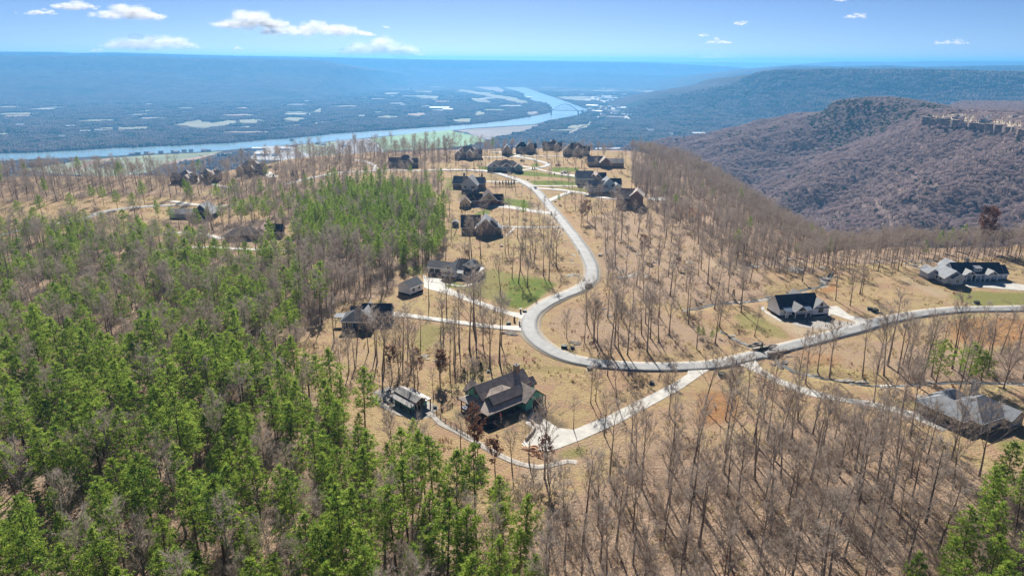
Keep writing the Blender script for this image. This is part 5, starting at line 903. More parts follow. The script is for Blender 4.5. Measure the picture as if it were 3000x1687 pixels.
for a in [([(1800,792),(1900,790),(1910,812),(1800,815)],14,.5,1.9,RK,'flat pale rock slab in the bare woods right of the bend','pale rock slabs right of the bend'),([(1795,715),(1960,740),(2050,760),(1960,790),(1850,760)],12,.6,1.8,RK,'pale rock outcrop on the hillside east of the road','pale rocks on the east hillside'),
  ([(2120,765),(2300,755),(2420,780),(2400,800),(2250,790),(2130,785)],20,.9,2.6,RK,'broad pale rock ledge at the plateau rim','pale rock ledges at the rim'),([(2405,815),(2430,810),(2428,842),(2402,845)],6,1.2,2.6,RK,'white rock face at the head of the creek','white rocks at the creek head'),([(2280,780),(2330,785),(2330,800),(2285,795)],3,1.6,3.2,RK,'cream rock slab above the creek hollow','cream slabs above the creek'),
  ([(1648,690),(1690,760),(1700,795),(1690,800),(1640,700)],14,.4,1.2,RK,'pale stone in the ditch left of the road','stones in the roadside ditch'),([(1660,800),(1705,805),(1700,818),(1665,815)],8,.5,1.6,RK,'pale rock by the ditch end at the bend','rocks at the ditch end'),([(2540,765),(2740,765),(2740,782),(2560,775)],10,.8,2.2,RK,'pale rock ledge along the rim left of the long grey house','rim ledges beside the long grey house'),
  ([(2215,1005),(2290,1015),(2260,1030),(2180,1020)],9,.7,1.9,RD,'dark rock beside the creek above the road','dark rocks above the road'),([(2260,1038),(2330,1040),(2345,1080),(2290,1085),(2255,1060)],11,.4,1.4,RD,'dark wet boulder around the culvert pool','dark boulders at the culvert pool'),([(1475,975),(1510,975),(1508,990),(1480,995)],7,.6,1.5,RD,'dark rock at the culvert left of the curve','dark rocks left of the curve'),([(1650,995),(1700,1003),(1690,1012),(1650,1005)],7,.5,1.2,RD,'dark stone inside the road curve','dark stones inside the curve'),
  ([(2215,1095),(2300,1150),(2370,1165),(2360,1175),(2280,1155),(2205,1105)],40,.25,.7,RO,'orange riprap stone along the lower edge of the curved drive','orange stones along the curved drive'),([(2460,1105),(2540,1115),(2530,1128),(2460,1120)],4,.8,1.8,RK,'white boulder in the creek','white boulders in the creek'),([(1100,900),(1190,920),(1290,950),(1200,935),(1110,915)],14,.4,1.2,RK,'pale stone in the ditch above the navy house drive','stones above the navy house drive'),([(1230,1040),(1300,1045),(1290,1060),(1230,1055)],6,.5,1.4,RK,'pale flat stone in the front lots','flat stones in the front lots'),
  ([(1540,1300),(1595,1320),(1585,1345),(1545,1340)],8,.5,1.3,RO,'tan boulder beside the drive turning area','tan boulders beside the turning area'),([(2700,1150),(2760,1160),(2740,1172),(2690,1162)],4,.8,1.6,RK,'pale slab in the grass left of the grey hip roofed house','pale slabs by the grey hip roofed house'),([(1750,870),(1780,915),(1800,935),(1770,925)],6,.4,.9,RD,'dark stone in the red bank of the curve','dark stones in the red bank')]: rocks(*a)
for c_k, cc in enumerate(CREEKS):
    Cc = smooth_path(cc, 1.5)
    for k in range(46 if c_k == 0 else 60):
        q = Cc[int(rng.integers(len(Cc)))] + rng.normal(0, 1.9, 2); s_ = rng.uniform(.25, 1.0); o_ = bpy.data.objects.new('rock', (RD if rng.random() < .7 else RK)[int(rng.integers(4))]); col.objects.link(o_); o_.location = (q[0], q[1], float(H(*q))+.02); o_.scale = (s_, s_*rng.uniform(.6, 1.1), s_*.9); o_.rotation_euler = (0, 0, rng.uniform(0, 3)); o_['label'] = 'stone lying in the upper creek behind the truss porch house' if c_k == 0 else 'stone lying in the creek below the road'; o_['category'] = 'rock'; o_['group'] = 'stones along the creek'
# landscaped oval bed
drape('planting_bed', [tuple(np.array(G(2418,951))+np.array([13*math.cos(t), 3.6*math.sin(t)*1.6])) for t in np.linspace(0, 6.28, 28, endpoint=False)], mat('grey_gravel_bed', (.33,.30,.27), .95, .3, 1.5), .06, 2)
for k in range(14): 
    a = rng.uniform(0, 6.28); q = np.array(G(2418,951))+np.array([11*math.cos(a), 4.6*math.sin(a)])*math.sqrt(rng.random()); o_ = thing('shrub', 'tiny dark shrub planted in the grey gravel oval', 'shrub', (q[0], q[1], float(H(*q))), 0, 'shrubs in the gravel oval'); o_.scale = (.22,)*3
    for nm_, me in zip(('trunk', 'crown'), CED): c_ = bpy.data.objects.new(nm_, me); col.objects.link(c_); c_.parent = o_
# culvert head walls
for (px, py, lb) in [(2235,1024,'pale arched stone headwall where the creek meets the road'),(2280,1037,'dark stone headwall below the road by the culvert pool')]:
    x, y = G(px, py); t = thing('culvert_headwall', lb, 'headwall', (x, y, float(H(x, y))-.6), .35); b = MB(); b.prism([(-4.5,-.4),(4.5,-.4),(4.5,.4),(-4.5,.4)], -1, 1.6); b.obj('wall', MAT['stone_wall'], t); b = MB(); b.box(-4.7,-.55,1.603,4.7,.55,1.85); b.obj('coping', MAT['rock' if 'pale' in lb else 'darkrock'], t); b = MB(); b.tube((0,-.55,.2),(0,.6,.2),1.1,1.1,12,True); b.obj('pipe', MAT['black_metal'], t)
# round white patio and misc pads
drape('patio', [tuple(np.array(gp(1925,583,2))+np.array([7*math.cos(t), 5*math.sin(t)])) for t in np.linspace(0, 6.28, 20, endpoint=False)], MAT['concrete'], .3, 2.5)
# log pile and dead leaves brush by the bend
T = TM(); B_ = []
for k in range(300): x = rng.uniform(-9, 9); q = np.array([x, rng.uniform(-2.5, 2.5), 0]); d = rv(); d[2] = abs(d[2])+.8; d /= np.linalg.norm(d); T.blade(q, d, rng.uniform(.8, 1.9), .12)
x, y = G(1645,795); o_ = obj('dead_brush', T.mesh('dead_brush', MAT['redleaf']), label='rusty brown bank of dead brush in the bend of the road', category='brush'); o_.location = (x, y, float(H(x, y)))
# cliff under the rim across the gorge
for k, (x0, y0, x1, y1) in enumerate([(850,1150,875,1250),(875,1250,861,1350),(861,1350,848,1450),(848,1450,880,1530)]):
    n_ = int(math.hypot(x1-x0, y1-y0)/13)
    for i in range(n_):
        f = (i+.5)/n_; x, y = x0+(x1-x0)*f + rng.normal(0, 2), y0+(y1-y0)*f+rng.normal(0, 2); r_ = rng.uniform(8, 12); h_ = rng.uniform(7, 17); zt = -7+rng.uniform(-2, 2); b = MB(); kk = 7; P_ = [(r_*rng.uniform(.75, 1.15)*math.cos(2*math.pi*j/kk), r_*rng.uniform(.75, 1.15)*math.sin(2*math.pi*j/kk)) for j in range(kk)]; b.prism(P_, -h_, 0); o_ = b.obj('cliff_rock', MAT['cliff'], label='brown sandstone block of the cliff under the hilltop houses', category='cliff', group='cliff blocks across the gorge'); o_.location = (x, y, zt)

drape('field', [(858,1275),(874,1350),(862,1455),(905,1535),(1010,1560),(1150,1470),(1200,1300),(1000,1190),(885,1200)], mat('cliff_top_clearing', (.46,.36,.24), .95, .25, .03), 1.2, 9, 0, hfun=H2)
# ---------------------------------------------------------------- planting
for x, y, r_ in HOUSE_BLOCK: 
    t = np.linspace(0, 2*math.pi, 12, endpoint=False); block_poly(np.stack([x+r_*np.cos(t), y+r_*np.sin(t)], -1), 0)
block_poly([tuple(gp(*p)) for p in [(2340,900),(2450,935),(2500,955),(2320,1010),(2240,960),(2180,925),(2240,885)]], 0)
def blocked(x, y):
    i, j = int(x+750), int(y); return not (0 <= i < 1500 and 0 <= j < 1100) or BLK[j, i]
CELL = {}
def try_add(x, y, s_):
    c = (int(x//4), int(y//4))
    for a in range(-2, 3):
        for b in range(-2, 3):
            for q in CELL.get((c[0]+a, c[1]+b), ()):
                if (q[0]-x)**2+(q[1]-y)**2 < (.5*(s_+q[2]))**2: return False
    CELL.setdefault(c, []).append((x, y, s_)); return True
TREES = []   # kind, x, y, scale, region
def plant(poly, s_, pf, hs, name, tries=7):
    P_ = np.array(poly); x0, y0 = P_.min(0); x1, y1 = P_.max(0); A = (x1-x0)*(y1-y0); n_ = int(A/s_/s_*tries)
    X = rng.uniform(x0, x1, n_); Y = rng.uniform(y0, y1, n_); ok = inpoly(X, Y, poly) & (np.abs(X) < .80*Y+25) & (Y > 75)
    clump = fnoise(X, Y, 38, 91, 3)
    for x, y, o_, cl in zip(X, Y, ok, clump):
        if not o_ or blocked(x, y): continue
        if any(abs(x-hx_) < hr_*.9 and 0 < hy_-y < hr_+27 for hx_, hy_, hr_ in HOUSE_BLOCK) and rng.random() < .85: continue
        sp = s_*(.82 + .35*rng.random())
        if try_add(x, y, sp):
            p_ = pf + 1.3*cl*min(pf, 1-pf)*2 if .05 < pf < .95 else pf
            TREES.append(('pine' if rng.random() < p_ else 'bare', x, y, hs*(rng.uniform(.62, 1.2) if rng.random() < .5 else rng.uniform(.8, 1.1)), name))
# trees that can be told apart in the open, planted first
def spot(kind, pts, hs=1.0, name='open lots', jit=.08):
    for p in pts:
        x, y = G(p[0], p[1]); 
        if blocked(x, y) and name == 'open lots': 
            pass
        q_ = .72 if (kind == 'bare' and p[0] < 1250 and p[1] > 980) or (kind == 'bare' and 1240 < p[0] < 1340) else .88 if kind == 'bare' else 1.0
        p = (p[0], p[1], (p[2] if len(p) > 2 else hs)*q_)
        CELL.setdefault((int(x//4), int(y//4)), []).append((x, y, 3)); TREES.append((kind, x, y, (p[2] if len(p) > 2 else hs)*rng.uniform(1-jit, 1+jit), name))
spot('pine', [(944,885,.95),(930,880,.9),(725,895,.8),(560,860,.9),(520,855,.9),(475,850,1.0),(235,960,.9),(280,925,.8),(60,640,.75),(125,640,.75),(215,628,.85),(280,600,.75),(305,605,.75),(345,612,.75),(395,625,.8),(425,600,.85),(560,595,.8),(640,600,.85),(720,660,.9),(740,655,.95),(760,640,.95),(700,650,.9),(780,660,.9),(790,640,.85),(650,650,.7),(690,590,.85),(2740,1130,.9),(2830,1130,.95),(2870,1135,.8),(500,650,.6),(2060,1000,.28),(2085,998,.25),(2100,985,.2),(2045,985,.25)], name='scattered pines')
spot('bare', [(1466,846),(1402,872,.62),(1519,830),(1545,842),(1360,790,.9),(1608,822,1.1),(1500,815,.8),(1480,740,.8),(1489,740,.85),(1382,750,1.2),(1374,750,1.1),(1408,750,1.1),(1592,808,1.0),(1605,740,1.0),(1620,760,.8),(1540,750,.9),(1553,755,1.0),(1565,770,1.0),(1530,735,.9),(1560,730,.9),
  (1257,895,1.0),(1195,1020,1.1),(1170,1110,1.1),(1175,1060,1.2),(1180,1045,1.1),(1232,1010,1.0),(1288,1100,1.0),(1330,1065,1.25),(1318,1090,1.25),(1335,1040,1.2),(1375,1020,1.3),(1395,990,1.2),(1415,1010,1.1),(1435,1070,1.3),(1463,1060,1.2),(1387,960,1.2),(1345,1010,1.2),(1120,1090,1.2),(1127,1085,1.2),(1105,1060,1.1),(1040,1080,1.0),(1022,1090,1.1),(1045,1030,1.1),(1000,1110,1.1),(1205,1080,1.0),(1210,1050,1.0),(1160,1000,1.0),(1080,1030,1.0),(1100,1040,1.1),(1468,1010,1.1),(1300,990,1.2),(1290,1000,1.1),
  (1788,1040,1.2),(1740,1000,1.0),(1750,1005,1.0),(1812,1020,1.1),(1838,1040,1.1),(1712,1003,.9),(1896,1030,1.2),(1930,1000,.9),(1740,990,1.0),(1800,1010,1.1),(1860,1000,1.0),(1880,980,1.0),(1905,990,1.0),(1960,980,1.0),(2041,1022,.8),(2095,1005,.9),(1660,990,.8),(1720,950,1.1),(1780,930,1.1),(1820,935,1.1),
  (2448,880,1.1),(2490,895,.95),(2519,862,.9),(2525,860,.8),(2489,801,.9),(2499,803,.8),(2573,795,.9),(2631,792,.9),(2612,808,.5),(2640,780,1.1),(2350,825,1.0),(2380,800,1.0),(2440,790,.9),
  (1851,1290,.8),(1960,1215,1.0),(1780,1100,.85),(1730,1180,.65),(1745,1175,.65),(1808,1180,.7),(1680,1258,.5),(1770,1275,.8),(1500,1372,.8),(1550,1355,.9),(1595,1400,1.2),(1350,1330,.7),(1145,1170,.8),(1215,1140,1.0),(1270,1165,.65),(1370,1140,.6),(1380,1140,.6),(1395,1150,.5),(1475,1095,.4),
  (2062,1200,1.1),(2130,1200,1.0),(2248,1290,1.0),(2190,1180,.9),(2340,1100,1.0),(2210,985,.6),(2395,1090,.9),(2360,1125,1.0),(2430,1105,1.0),(2590,1100,1.2),(2600,1070,1.3),(2570,1095,1.2),(2660,1085,1.2),(2700,1120,1.3),(2790,1080,1.3),(2810,1095,1.1),(2640,1215,1.2),(2560,1180,1.1)], name='open lots')
spot('red', [(1150,1115,.8),(1225,1125,.8),(1290,1115,.8),(1370,760,.5),(1720,650,.9),(1708,655,.8),(1880,755,.9),(1390,1300,.8),(1400,1335,.9),(1450,1380,.8),(1605,1400,.8),(1290,1120,.7),(2870,735,1.6),(2885,735,1.6),(1985,790,.6)], name='open lots')
for nm, P_, s_, hs in [('lots north of the curve', [(1495,720),(1660,720),(1700,800),(1660,800),(1500,800)], 17, .9), ('hillside east of the road', [(1660,590),(1850,560),(2030,650),(2180,760),(2250,800),(2100,900),(1900,900),(1780,800),(1760,720)], 11.5, .85), ('wooded hollow inside the curve', [(1760,790),(1900,770),(2180,800),(2240,870),(2150,960),(2050,980),(1900,960),(1790,880)], 10.5, .9),
   ('front lots by the curve', [(840,1090),(960,1000),(1250,1020),(1500,1000),(1510,1060),(1200,1130),(900,1130)], 16, 1.0), ('strip between the two driveways', [(1180,870),(1260,870),(1500,935),(1500,950),(1200,920)], 13, .95),
   ('slope below the white house', [(2120,1110),(2300,1180),(2560,1210),(2700,1250),(2600,1260),(2300,1240),(2100,1250),(2050,1180)], 11, .78), ('creek side below the road', [(2330,1100),(2650,1050),(3100,1010),(3100,1120),(2700,1180),(2450,1150)], 9, .95),
   ('open slope left of the dark houses', [(1620,640),(1700,640),(1720,720),(1650,690)], 14, .8), ('lots beside the upper road', [(1300,470),(1540,500),(1700,515),(1860,590),(1600,640),(1310,560)], 17, .6), ('far hilltop', [(1340,440),(1460,437),(1560,440),(1720,445),(1850,470),(1890,520),(1720,505),(1600,470),(1350,470)], 9, .7), ('lots beside the tudor house', [(1305,600),(1600,640),(1640,720),(1330,760),(1305,700)], 20, .8)]:
    plant([tuple(G(*p)) if p[1] > 470 else tuple(gp(*p, 12)) for p in P_], s_, .01, hs, nm, 4)
for i_ in [7, 0, 1, 2, 3, 4, 5, 6, 8, 9, 10, 11, 12]: rw, r = REGW[i_], REG[i_]; plant(rw, r[2], r[3], r[4], r[0])
# outer slope band beyond the rim
RIMB = [tuple(gp(*p, 5)) for p in [(1840,450),(1890,480),(1980,540),(2080,620),(2180,700),(2300,755),(2450,765),(2700,760),(3100,742)]]
sl_ = RIMB + [(x+ (120 if k < 5 else 30), y+ (30 if k < 5 else 70)) for k, (x, y) in list(enumerate(RIMB))[::-1]]
plant(sl_, 4.0, .03, .58, 'slope beyond the plateau rim')
rl_ = [tuple(gp(*p, 5)) for p in [(-400,515),(0,502),(300,500),(560,505),(700,492),(800,474),(900,458),(1100,447),(1300,441),(1500,437),(1800,440)]]
sl2 = rl_ + [(x, y+45) for x, y in rl_[::-1]]
plant(sl2, 7.5, .04, .8, 'slope beyond the far rim')
def app(t): 
    D = math.hypot(t[1], t[2], 100); return t[3]*({'pine': 19, 'bare': 20, 'red': 10}[t[0]])/D
def inview(t):
    z = float(H(t[1], t[2])); d = Vector((t[1], t[2], z+12-CZ)); f = d.dot(_F); u = d.dot(_r)/f*FPX; v = d.dot(_u)/f*FPX; return abs(u) < 1510 and -930 < v
POS = []
def side(x, y, named):
    best = min(named, key=lambda q: math.hypot(q[1]-x, q[2]-y)); dx, dy = x-best[1], y-best[2]
    rel_ = ('beyond' if dy > 0 else 'in front of') if abs(dy) > abs(dx) else ('right of' if dx > 0 else 'left of'); return f"{rel_} {best[0]}", math.hypot(dx, dy)
seen = [t for t in TREES if inview(t)]; 
ind = {}; rest = []
for k_ in ('pine', 'bare', 'red'):
    L_ = sorted([t for t in TREES if t[0] == k_], key=lambda t: -app(t)*(1 if inview(t) else .001)); ind[k_] = L_[:298]; rest += L_[298:]
print('TREES', {k: len([t for t in TREES if t[0] == k]) for k in ('pine', 'bare', 'red')}, 'seen', len(seen))
def inst(name, me3, mt_names, label, cat, group, x, y, s_, parts):
    o = thing(name, label, cat, (x, y, float(H(x, y))), rng.uniform(0, 6.28), group); o.scale = (s_*parts[0], s_*parts[0], s_); o.rotation_euler = (rng.normal(0, .035), rng.normal(0, .035), o.rotation_euler.z)
    for nm_, me in zip(mt_names, me3):
        if me is not None: c_ = bpy.data.objects.new(nm_, me); col.objects.link(c_); c_.parent = o
    return o
def size_word(s_, lo, hi): return 'small' if s_ < lo else 'tall' if s_ > hi else 'middling'
def proj(x, y, z):
    d = Vector((x, y, z-CZ)); f = d.dot(_F); return 1500 + d.dot(_r)/f*FPX, 843.5 - d.dot(_u)/f*FPX
def cellw(px, py):
    c = min(5, max(0, int(px/500))); r_ = min(5, max(0, int((py-450)/210)))
    return ['at the left edge', 'left', 'left of centre', 'right of centre', 'right', 'at the right edge'][c], ['far back', 'at the back', 'halfway back', 'midway down', 'low down', 'at the very bottom'][r_]
jobs = []
for kd in ('pine', 'bare', 'red'):
    for t in ind[kd]:
        if kd == 'pine': k = int(np.argmin([abs(PH[j]/19.5-t[3])+rng.uniform(0,.35) for j in range(8)])); shape = ['narrow', 'full', 'slender', 'broad', 'upright', 'bushy', 'high crowned', 'wide crowned'][k]; noun = 'pine'; sw = size_word(t[3], .85, 1.03)
        elif kd == 'bare': k = int(rng.integers(len(BARES))); shape = ['straight', 'spreading', 'slim', 'wide forked', 'forked', 'high branched', 'low branched', 'thin', 'round headed'][k]; noun = 'leafless tree'; sw = size_word(t[3], .9, 1.08)
        else: k = int(rng.integers(2)); shape = 'dry red leaved'; noun = 'oak'; sw = 'low' if k == 0 else 'taller'
        wh, dd = side(t[1], t[2], LAND); px, py = proj(t[1], t[2], float(H(t[1], t[2]))+12); cw_ = cellw(px, py)
        place = wh if dd < 45 else f"{cw_[1]} {cw_[0]}" + (' in the pine wood' if 'pine wood' in t[4] else ' in the bare wood' if 'bare' in t[4] else '')
        jobs.append([kd, t, k, f"{sw} {shape} {noun} {place}", px])
from collections import defaultdict
by = defaultdict(list)
for jb in jobs: by[jb[3]].append(jb)
ORD = ['leftmost', 'second from left', 'third from left', 'fourth from left', 'fifth from left', 'sixth from left', 'seventh from left', 'eighth from left']
for lab, L_ in by.items():
    if len(L_) > 1:
        L_.sort(key=lambda q: q[4])
        for i, q in enumerate(L_): q[3] = ('rightmost' if i == len(L_)-1 else (ORD[i] if i < 8 else f'{i+1}th from left')) + ' ' + lab
for kd, t, k, lab, px in jobs:
    lab = ' '.join(lab.split()[:16])
    if kd == 'pine': inst('pine_tree', BROAD[k % 4] if ('mixed' in t[4] or 'scattered' in t[4]) else PINES[k], ('trunk', 'crown'), lab, 'pine tree', 'pines in the ' + t[4] if 'scattered' not in t[4] else 'scattered pines', t[1], t[2], t[3], (rng.uniform(.95, 1.25),))
    elif kd == 'bare': inst('bare_tree', BARES[k], ('trunk', 'crown'), lab, 'bare tree', 'bare trees in the ' + t[4] if t[4] != 'open lots' else 'bare trees on the open lots', t[1], t[2], t[3], (rng.uniform(.85, 1.1),))
    else: inst('oak_tree', REDS[k], ('trunk', 'crown', 'leaves'), lab, 'oak tree', 'oaks with dry red leaves', t[1], t[2], t[3]*1.1, (1.0,))
# ---------------------------------------------------------------- the rest as stuff (geometry nodes on points)
def scatter(name, P_, S_, variants, sx=None, label=None, **kw):
    """P_ points, S_ scale, variants = list of lists of meshes (joined picture of one tree)"""
    if len(P_) == 0: return
    me = bpy.data.meshes.new(name); P_ = np.asarray(P_, np.float32); me.vertices.add(len(P_)); me.vertices.foreach_set('co', P_.ravel())
    a = me.attributes.new('sc', 'FLOAT', 'POINT'); a.data.foreach_set('value', np.asarray(S_, np.float32))
    a = me.attributes.new('rz', 'FLOAT', 'POINT'); a.data.foreach_set('value', rng.uniform(0, 6.28, len(P_)).astype(np.float32))
    for q_ in ('tx', 'ty'): a = me.attributes.new(q_, 'FLOAT', 'POINT'); a.data.foreach_set('value', rng.normal(0, .04, len(P_)).astype(np.float32))
    a = me.attributes.new('ix', 'INT', 'POINT'); a.data.foreach_set('value', rng.integers(0, len(variants), len(P_)).astype(np.int32))
    o = obj(name, me, kind='stuff', **kw)
    cl = bpy.data.collections.new(name + '_kinds')
    for i, v in enumerate(variants):
        r_ = bpy.data.objects.new(f'{name}_kind_{i:02d}', join_me(v)); cl.objects.link(r_)
    g = bpy.data.node_groups.new(name, 'GeometryNodeTree'); g.interface.new_socket('Geometry', in_out='INPUT', socket_type='NodeSocketGeometry'); g.interface.new_socket('Geometry', in_out='OUTPUT', socket_type='NodeSocketGeometry')
    N_ = g.nodes; gi = N_.new('NodeGroupInput'); go = N_.new('NodeGroupOutput'); mp = N_.new('GeometryNodeMeshToPoints'); ip = N_.new('GeometryNodeInstanceOnPoints'); ci = N_.new('GeometryNodeCollectionInfo')
    ci.inputs['Collection'].default_value = cl; ci.inputs['Separate Children'].default_value = True; ci.inputs['Reset Children'].default_value = True
    def at(nm_, ty):
        q = N_.new('GeometryNodeInputNamedAttribute'); q.data_type = ty; q.inputs[0].default_value = nm_; return q.outputs[0]
    cx_ = N_.new('ShaderNodeCombineXYZ'); g.links.new(at('rz', 'FLOAT'), cx_.inputs[2]); g.links.new(at('tx', 'FLOAT'), cx_.inputs[0]); g.links.new(at('ty', 'FLOAT'), cx_.inputs[1]); L_ = g.links
    L_.new(gi.outputs[0], ip.inputs['Points']); L_.new(ci.outputs[0], ip.inputs['Instance']); ip.inputs['Pick Instance'].default_value = True
    L_.new(at('ix', 'INT'), ip.inputs['Instance Index']); L_.new(cx_.outputs[0], ip.inputs['Rotation']); L_.new(at('sc', 'FLOAT'), ip.inputs['Scale']); L_.new(ip.outputs[0], go.inputs[0])
    md = o.modifiers.new('scatter', 'NODES'); md.node_group = g; return o
def join_me(ms):
    ms = [q for q in ms if q is not None]
    if len(ms) == 1: return ms[0]
    V = []; F = []; mi = []; off = 0
    for k, q in enumerate(ms):
        v = np.empty(len(q.vertices)*3, np.float32); q.vertices.foreach_get('co', v); f = np.empty(len(q.loops), np.int32); q.loops.foreach_get('vertex_index', f)
        V.append(v.reshape(-1,3)); F.append(f.reshape(-1,3)+off); off += len(v)//3; mi.append(np.full(len(f)//3, k))
    me = mesh_np('tree', np.vstack(V), np.vstack(F)); 
    for q in ms: me.materials.append(q.materials[0])
    me.polygons.foreach_set('material_index', np.concatenate(mi).astype(np.int32)); return me
for k_, vs, nm_ in (('pine', PINES, 'pine_forest'), ('bare', BARES, 'bare_forest')):
    L_ = [t for t in rest if t[0] == k_]
    if k_ == 'pine':
        _st = lambda t: 'mixed' in t[4] or 'scattered' in t[4] or ('stand' in t[4] and (t[1]*7.3+t[2]*3.1) % 1 < .45); Lb = [t for t in L_ if _st(t)]; L_ = [t for t in L_ if not _st(t)]
        scatter('broad_pine_forest', [(t[1], t[2], float(H(t[1], t[2]))) for t in Lb], [t[3] for t in Lb], BROAD)
    scatter(nm_, [(t[1], t[2], float(H(t[1], t[2]))) for t in L_], [t[3] for t in L_], vs)
# undergrowth: low brush and saplings in the woods
def brush(n_, r_, h, m_, lw=.05):
    T = TM()
    for i in range(n_):
        b = np.array([rng.normal(0, r_*.4), rng.normal(0, r_*.4), 0]); d = rv()*.6; d[2] = abs(d[2])+.6; d /= np.linalg.norm(d); q = b + d*h*rng.uniform(.3, .9); T.blade(b, d, h*rng.uniform(.6, 1.1), lw*1.3)
        for _ in range(5): dd = d + rv()*.9; dd /= np.linalg.norm(dd); T.blade(q + rv()*h*.1, dd, h*rng.uniform(.2, .4), lw)
    return T.mesh('brush', m_)
BR = [[brush(26, 1.8, 2.6, MAT['twig'])], [brush(22, 1.4, 4.2, MAT['twig'])], [brush(30, 2.2, 1.8, MAT['twig'])]]
U = []
for rw, r in zip(REGW, REG):
    P_ = np.array(rw); x0, y0 = P_.min(0); x1, y1 = P_.max(0); n_ = int((x1-x0)*(y1-y0)/ (9.0 if y0 < 300 else 13)); X = rng.uniform(x0, x1, n_); Y = rng.uniform(y0, y1, n_)
    ok = inpoly(X, Y, rw) & (np.abs(X) < .8*Y+20) & (Y > 80) & (fnoise(X, Y, 45, 44, 3) > -.25)
    for x, y in zip(X[ok], Y[ok]):
        if not blocked(x, y): U.append((x, y, float(H(x, y))))
print('UNDER', len(U)); scatter('undergrowth', U, rng.uniform(.5, 1.25, len(U)), BR)
# dry grass tufts and small brush on the open ground
MAT['tuft'] = leafmat('dry_grass_tufts', (.52,.40,.24), (.74,.60,.38), (.44,.44,.18), .45, .05)
TF = [[brush(14, 1.0, .7, MAT['tuft'], .10)], [brush(10, .7, .9, MAT['tuft'], .09)], [brush(16, 1.3, .5, MAT['tuft'], .12)], [brush(9, .8, 1.2, MAT['redleaf'], .08)]]
n_ = 60000; Y = np.sqrt(rng.uniform(110.**2, 520.**2, n_)); X = rng.uniform(-1, 1, n_)*.8*Y; cl_ = fnoise(X, Y, 26, 71, 4); ok = inpoly(X, Y, EDGE) & (cl_ > .08)
TP = [(x, y, float(H(x, y))) for x, y in zip(X[ok], Y[ok]) if not blocked(x, y)]
scatter('dry_grass', TP, rng.uniform(.3, 1.1, len(TP)), TF)
# far crowns
def puff(r_, hz, n_, m_, lw):
    T = TM()
    for i in range(n_):
        v = rv(); v[2] = abs(v[2])*.9 - .1; q = v*np.array([r_, r_, hz])*rng.uniform(.55, 1.0)**.5; d = v + rv()*.7; d /= np.linalg.norm(d); T.blade(q - d*.3, d, rng.uniform(.5, 1.0)*r_*.45, lw)
    for k in range(5): q = np.array([rng.normal(0,.3), rng.normal(0,.3), 0.0]); T.tube(q*0 + np.array([0,0,-hz*1.7]), q*r_*.6+np.array([0,0,hz*.2]), .28, .1, 3)
    return T.mesh('crown', m_)
PF = [[puff(3.1, 3.4, 210, MAT['puff'], .26)], [puff(2.6, 3.8, 190, MAT['puff'], .25)], [puff(3.6, 3.2, 230, MAT['puff'], .3)], [puff(2.2, 3.0, 150, MAT['puff'], .24)]]
PFP = [[puff(2.9, 4.6, 260, MAT['puffpine'], .9)], [puff(3.4, 4.0, 260, MAT['puffpine'], 1.0)]]
n_ = 120000; X = rng.uniform(-100, 1900, n_); Y = 700 + 2000*rng.random(n_); Z = H2(X, Y)
ok = (np.abs(X) < .79*Y+20) & (Z > -297) 
CLEAR = [(850,1265),(870,1350),(855,1460),(900,1545),(1010,1565),(1160,1475),(1210,1300),(1000,1180),(875,1190)]
pz = fnoise(X, Y, 260, 55, 3); clr = inpoly(X, Y, CLEAR); ok &= ~clr | (rng.random(n_) < .22)
X, Y, Z, pz = X[ok], Y[ok], Z[ok], pz[ok]; isp = ((pz > .42) & (rng.random(len(X)) < .3)) | ((((X-960)/190)**2+((Y-1800)/230)**2 < 1) & (rng.random(len(X)) < .30)) | (rng.random(len(X)) < .012)
P_ = np.stack([X, Y, Z+7.5], -1); print('HILLTREES', len(X))
scatter('hill_forest', P_[~isp], rng.uniform(.6, 1.5, (~isp).sum()), PF); scatter('hill_pines', P_[isp]-np.array([0,0,1.5]), rng.uniform(.8, 1.3, isp.sum()), PFP)
# canopy patches for the valley and the next ridge
def patch(m_, n_=46, r_=34):
    V = []; F = []; 
    for i in range(n_):
        a = rng.uniform(0, 6.28); q = r_*math.sqrt(rng.random()); c = np.array([q*math.cos(a), q*math.sin(a), rng.uniform(4, 9)]); rr = rng.uniform(3.6, 6.2); hh = rng.uniform(5, 8); b = len(V); k = 6
        for j in range(k): t = j*6.283/k; V.append(c + np.array([rr*math.cos(t), rr*math.sin(t), -hh*.9]))
        for j in range(k): t = j*6.283/k+.4; V.append(c + np.array([rr*.78*math.cos(t), rr*.78*math.sin(t), hh*.35]))
        V.append(c + np.array([rng.normal(0,.6), rng.normal(0,.6), hh*.75]))
        for j in range(k): l = (j+1) % k; F += [(b+j, b+l, b+k+l), (b+j, b+k+l, b+k+j), (b+k+j, b+k+l, b+2*k)]
    return mesh_np('canopy', V, F, m_)
MAT['canopy'] = mat('distant_canopy', (.16,.125,.105), .95, .3, .12, spec=0, c2=(.30,.24,.20))
MAT['canopy2'] = mat('distant_evergreen_canopy', (.075,.10,.045), .95, .3, .12, spec=0)
PT = [[patch(MAT['canopy'])], [patch(MAT['canopy'])], [patch(MAT['canopy'])], [patch(MAT['canopy'], 40)], [patch(MAT['canopy2'], 40)]]
n_ = 60000; Y = np.sqrt(rng.uniform(1700.**2, 9500.**2, n_)); X = rng.uniform(-1, 1, n_)*(.78*Y+60)
ok = np.ones(n_, bool)
_TZ = [tuple(gp(*p, VZ)) for p in [(1720,345),(1790,290),(1850,268),(2000,262),(2010,290),(1930,335),(1830,350)]]; ok &= ~(inpoly(X, Y, _TZ) & (rng.random(n_) < .7))
for w_ in VPOLY:
    for f_q in (0, .35, .7, 1.0): ok &= ~inpoly(X, Y + f_q*14*Y/400, w_)
ok &= ~(segdist(X, Y, VPOLY[0], True) < 34)
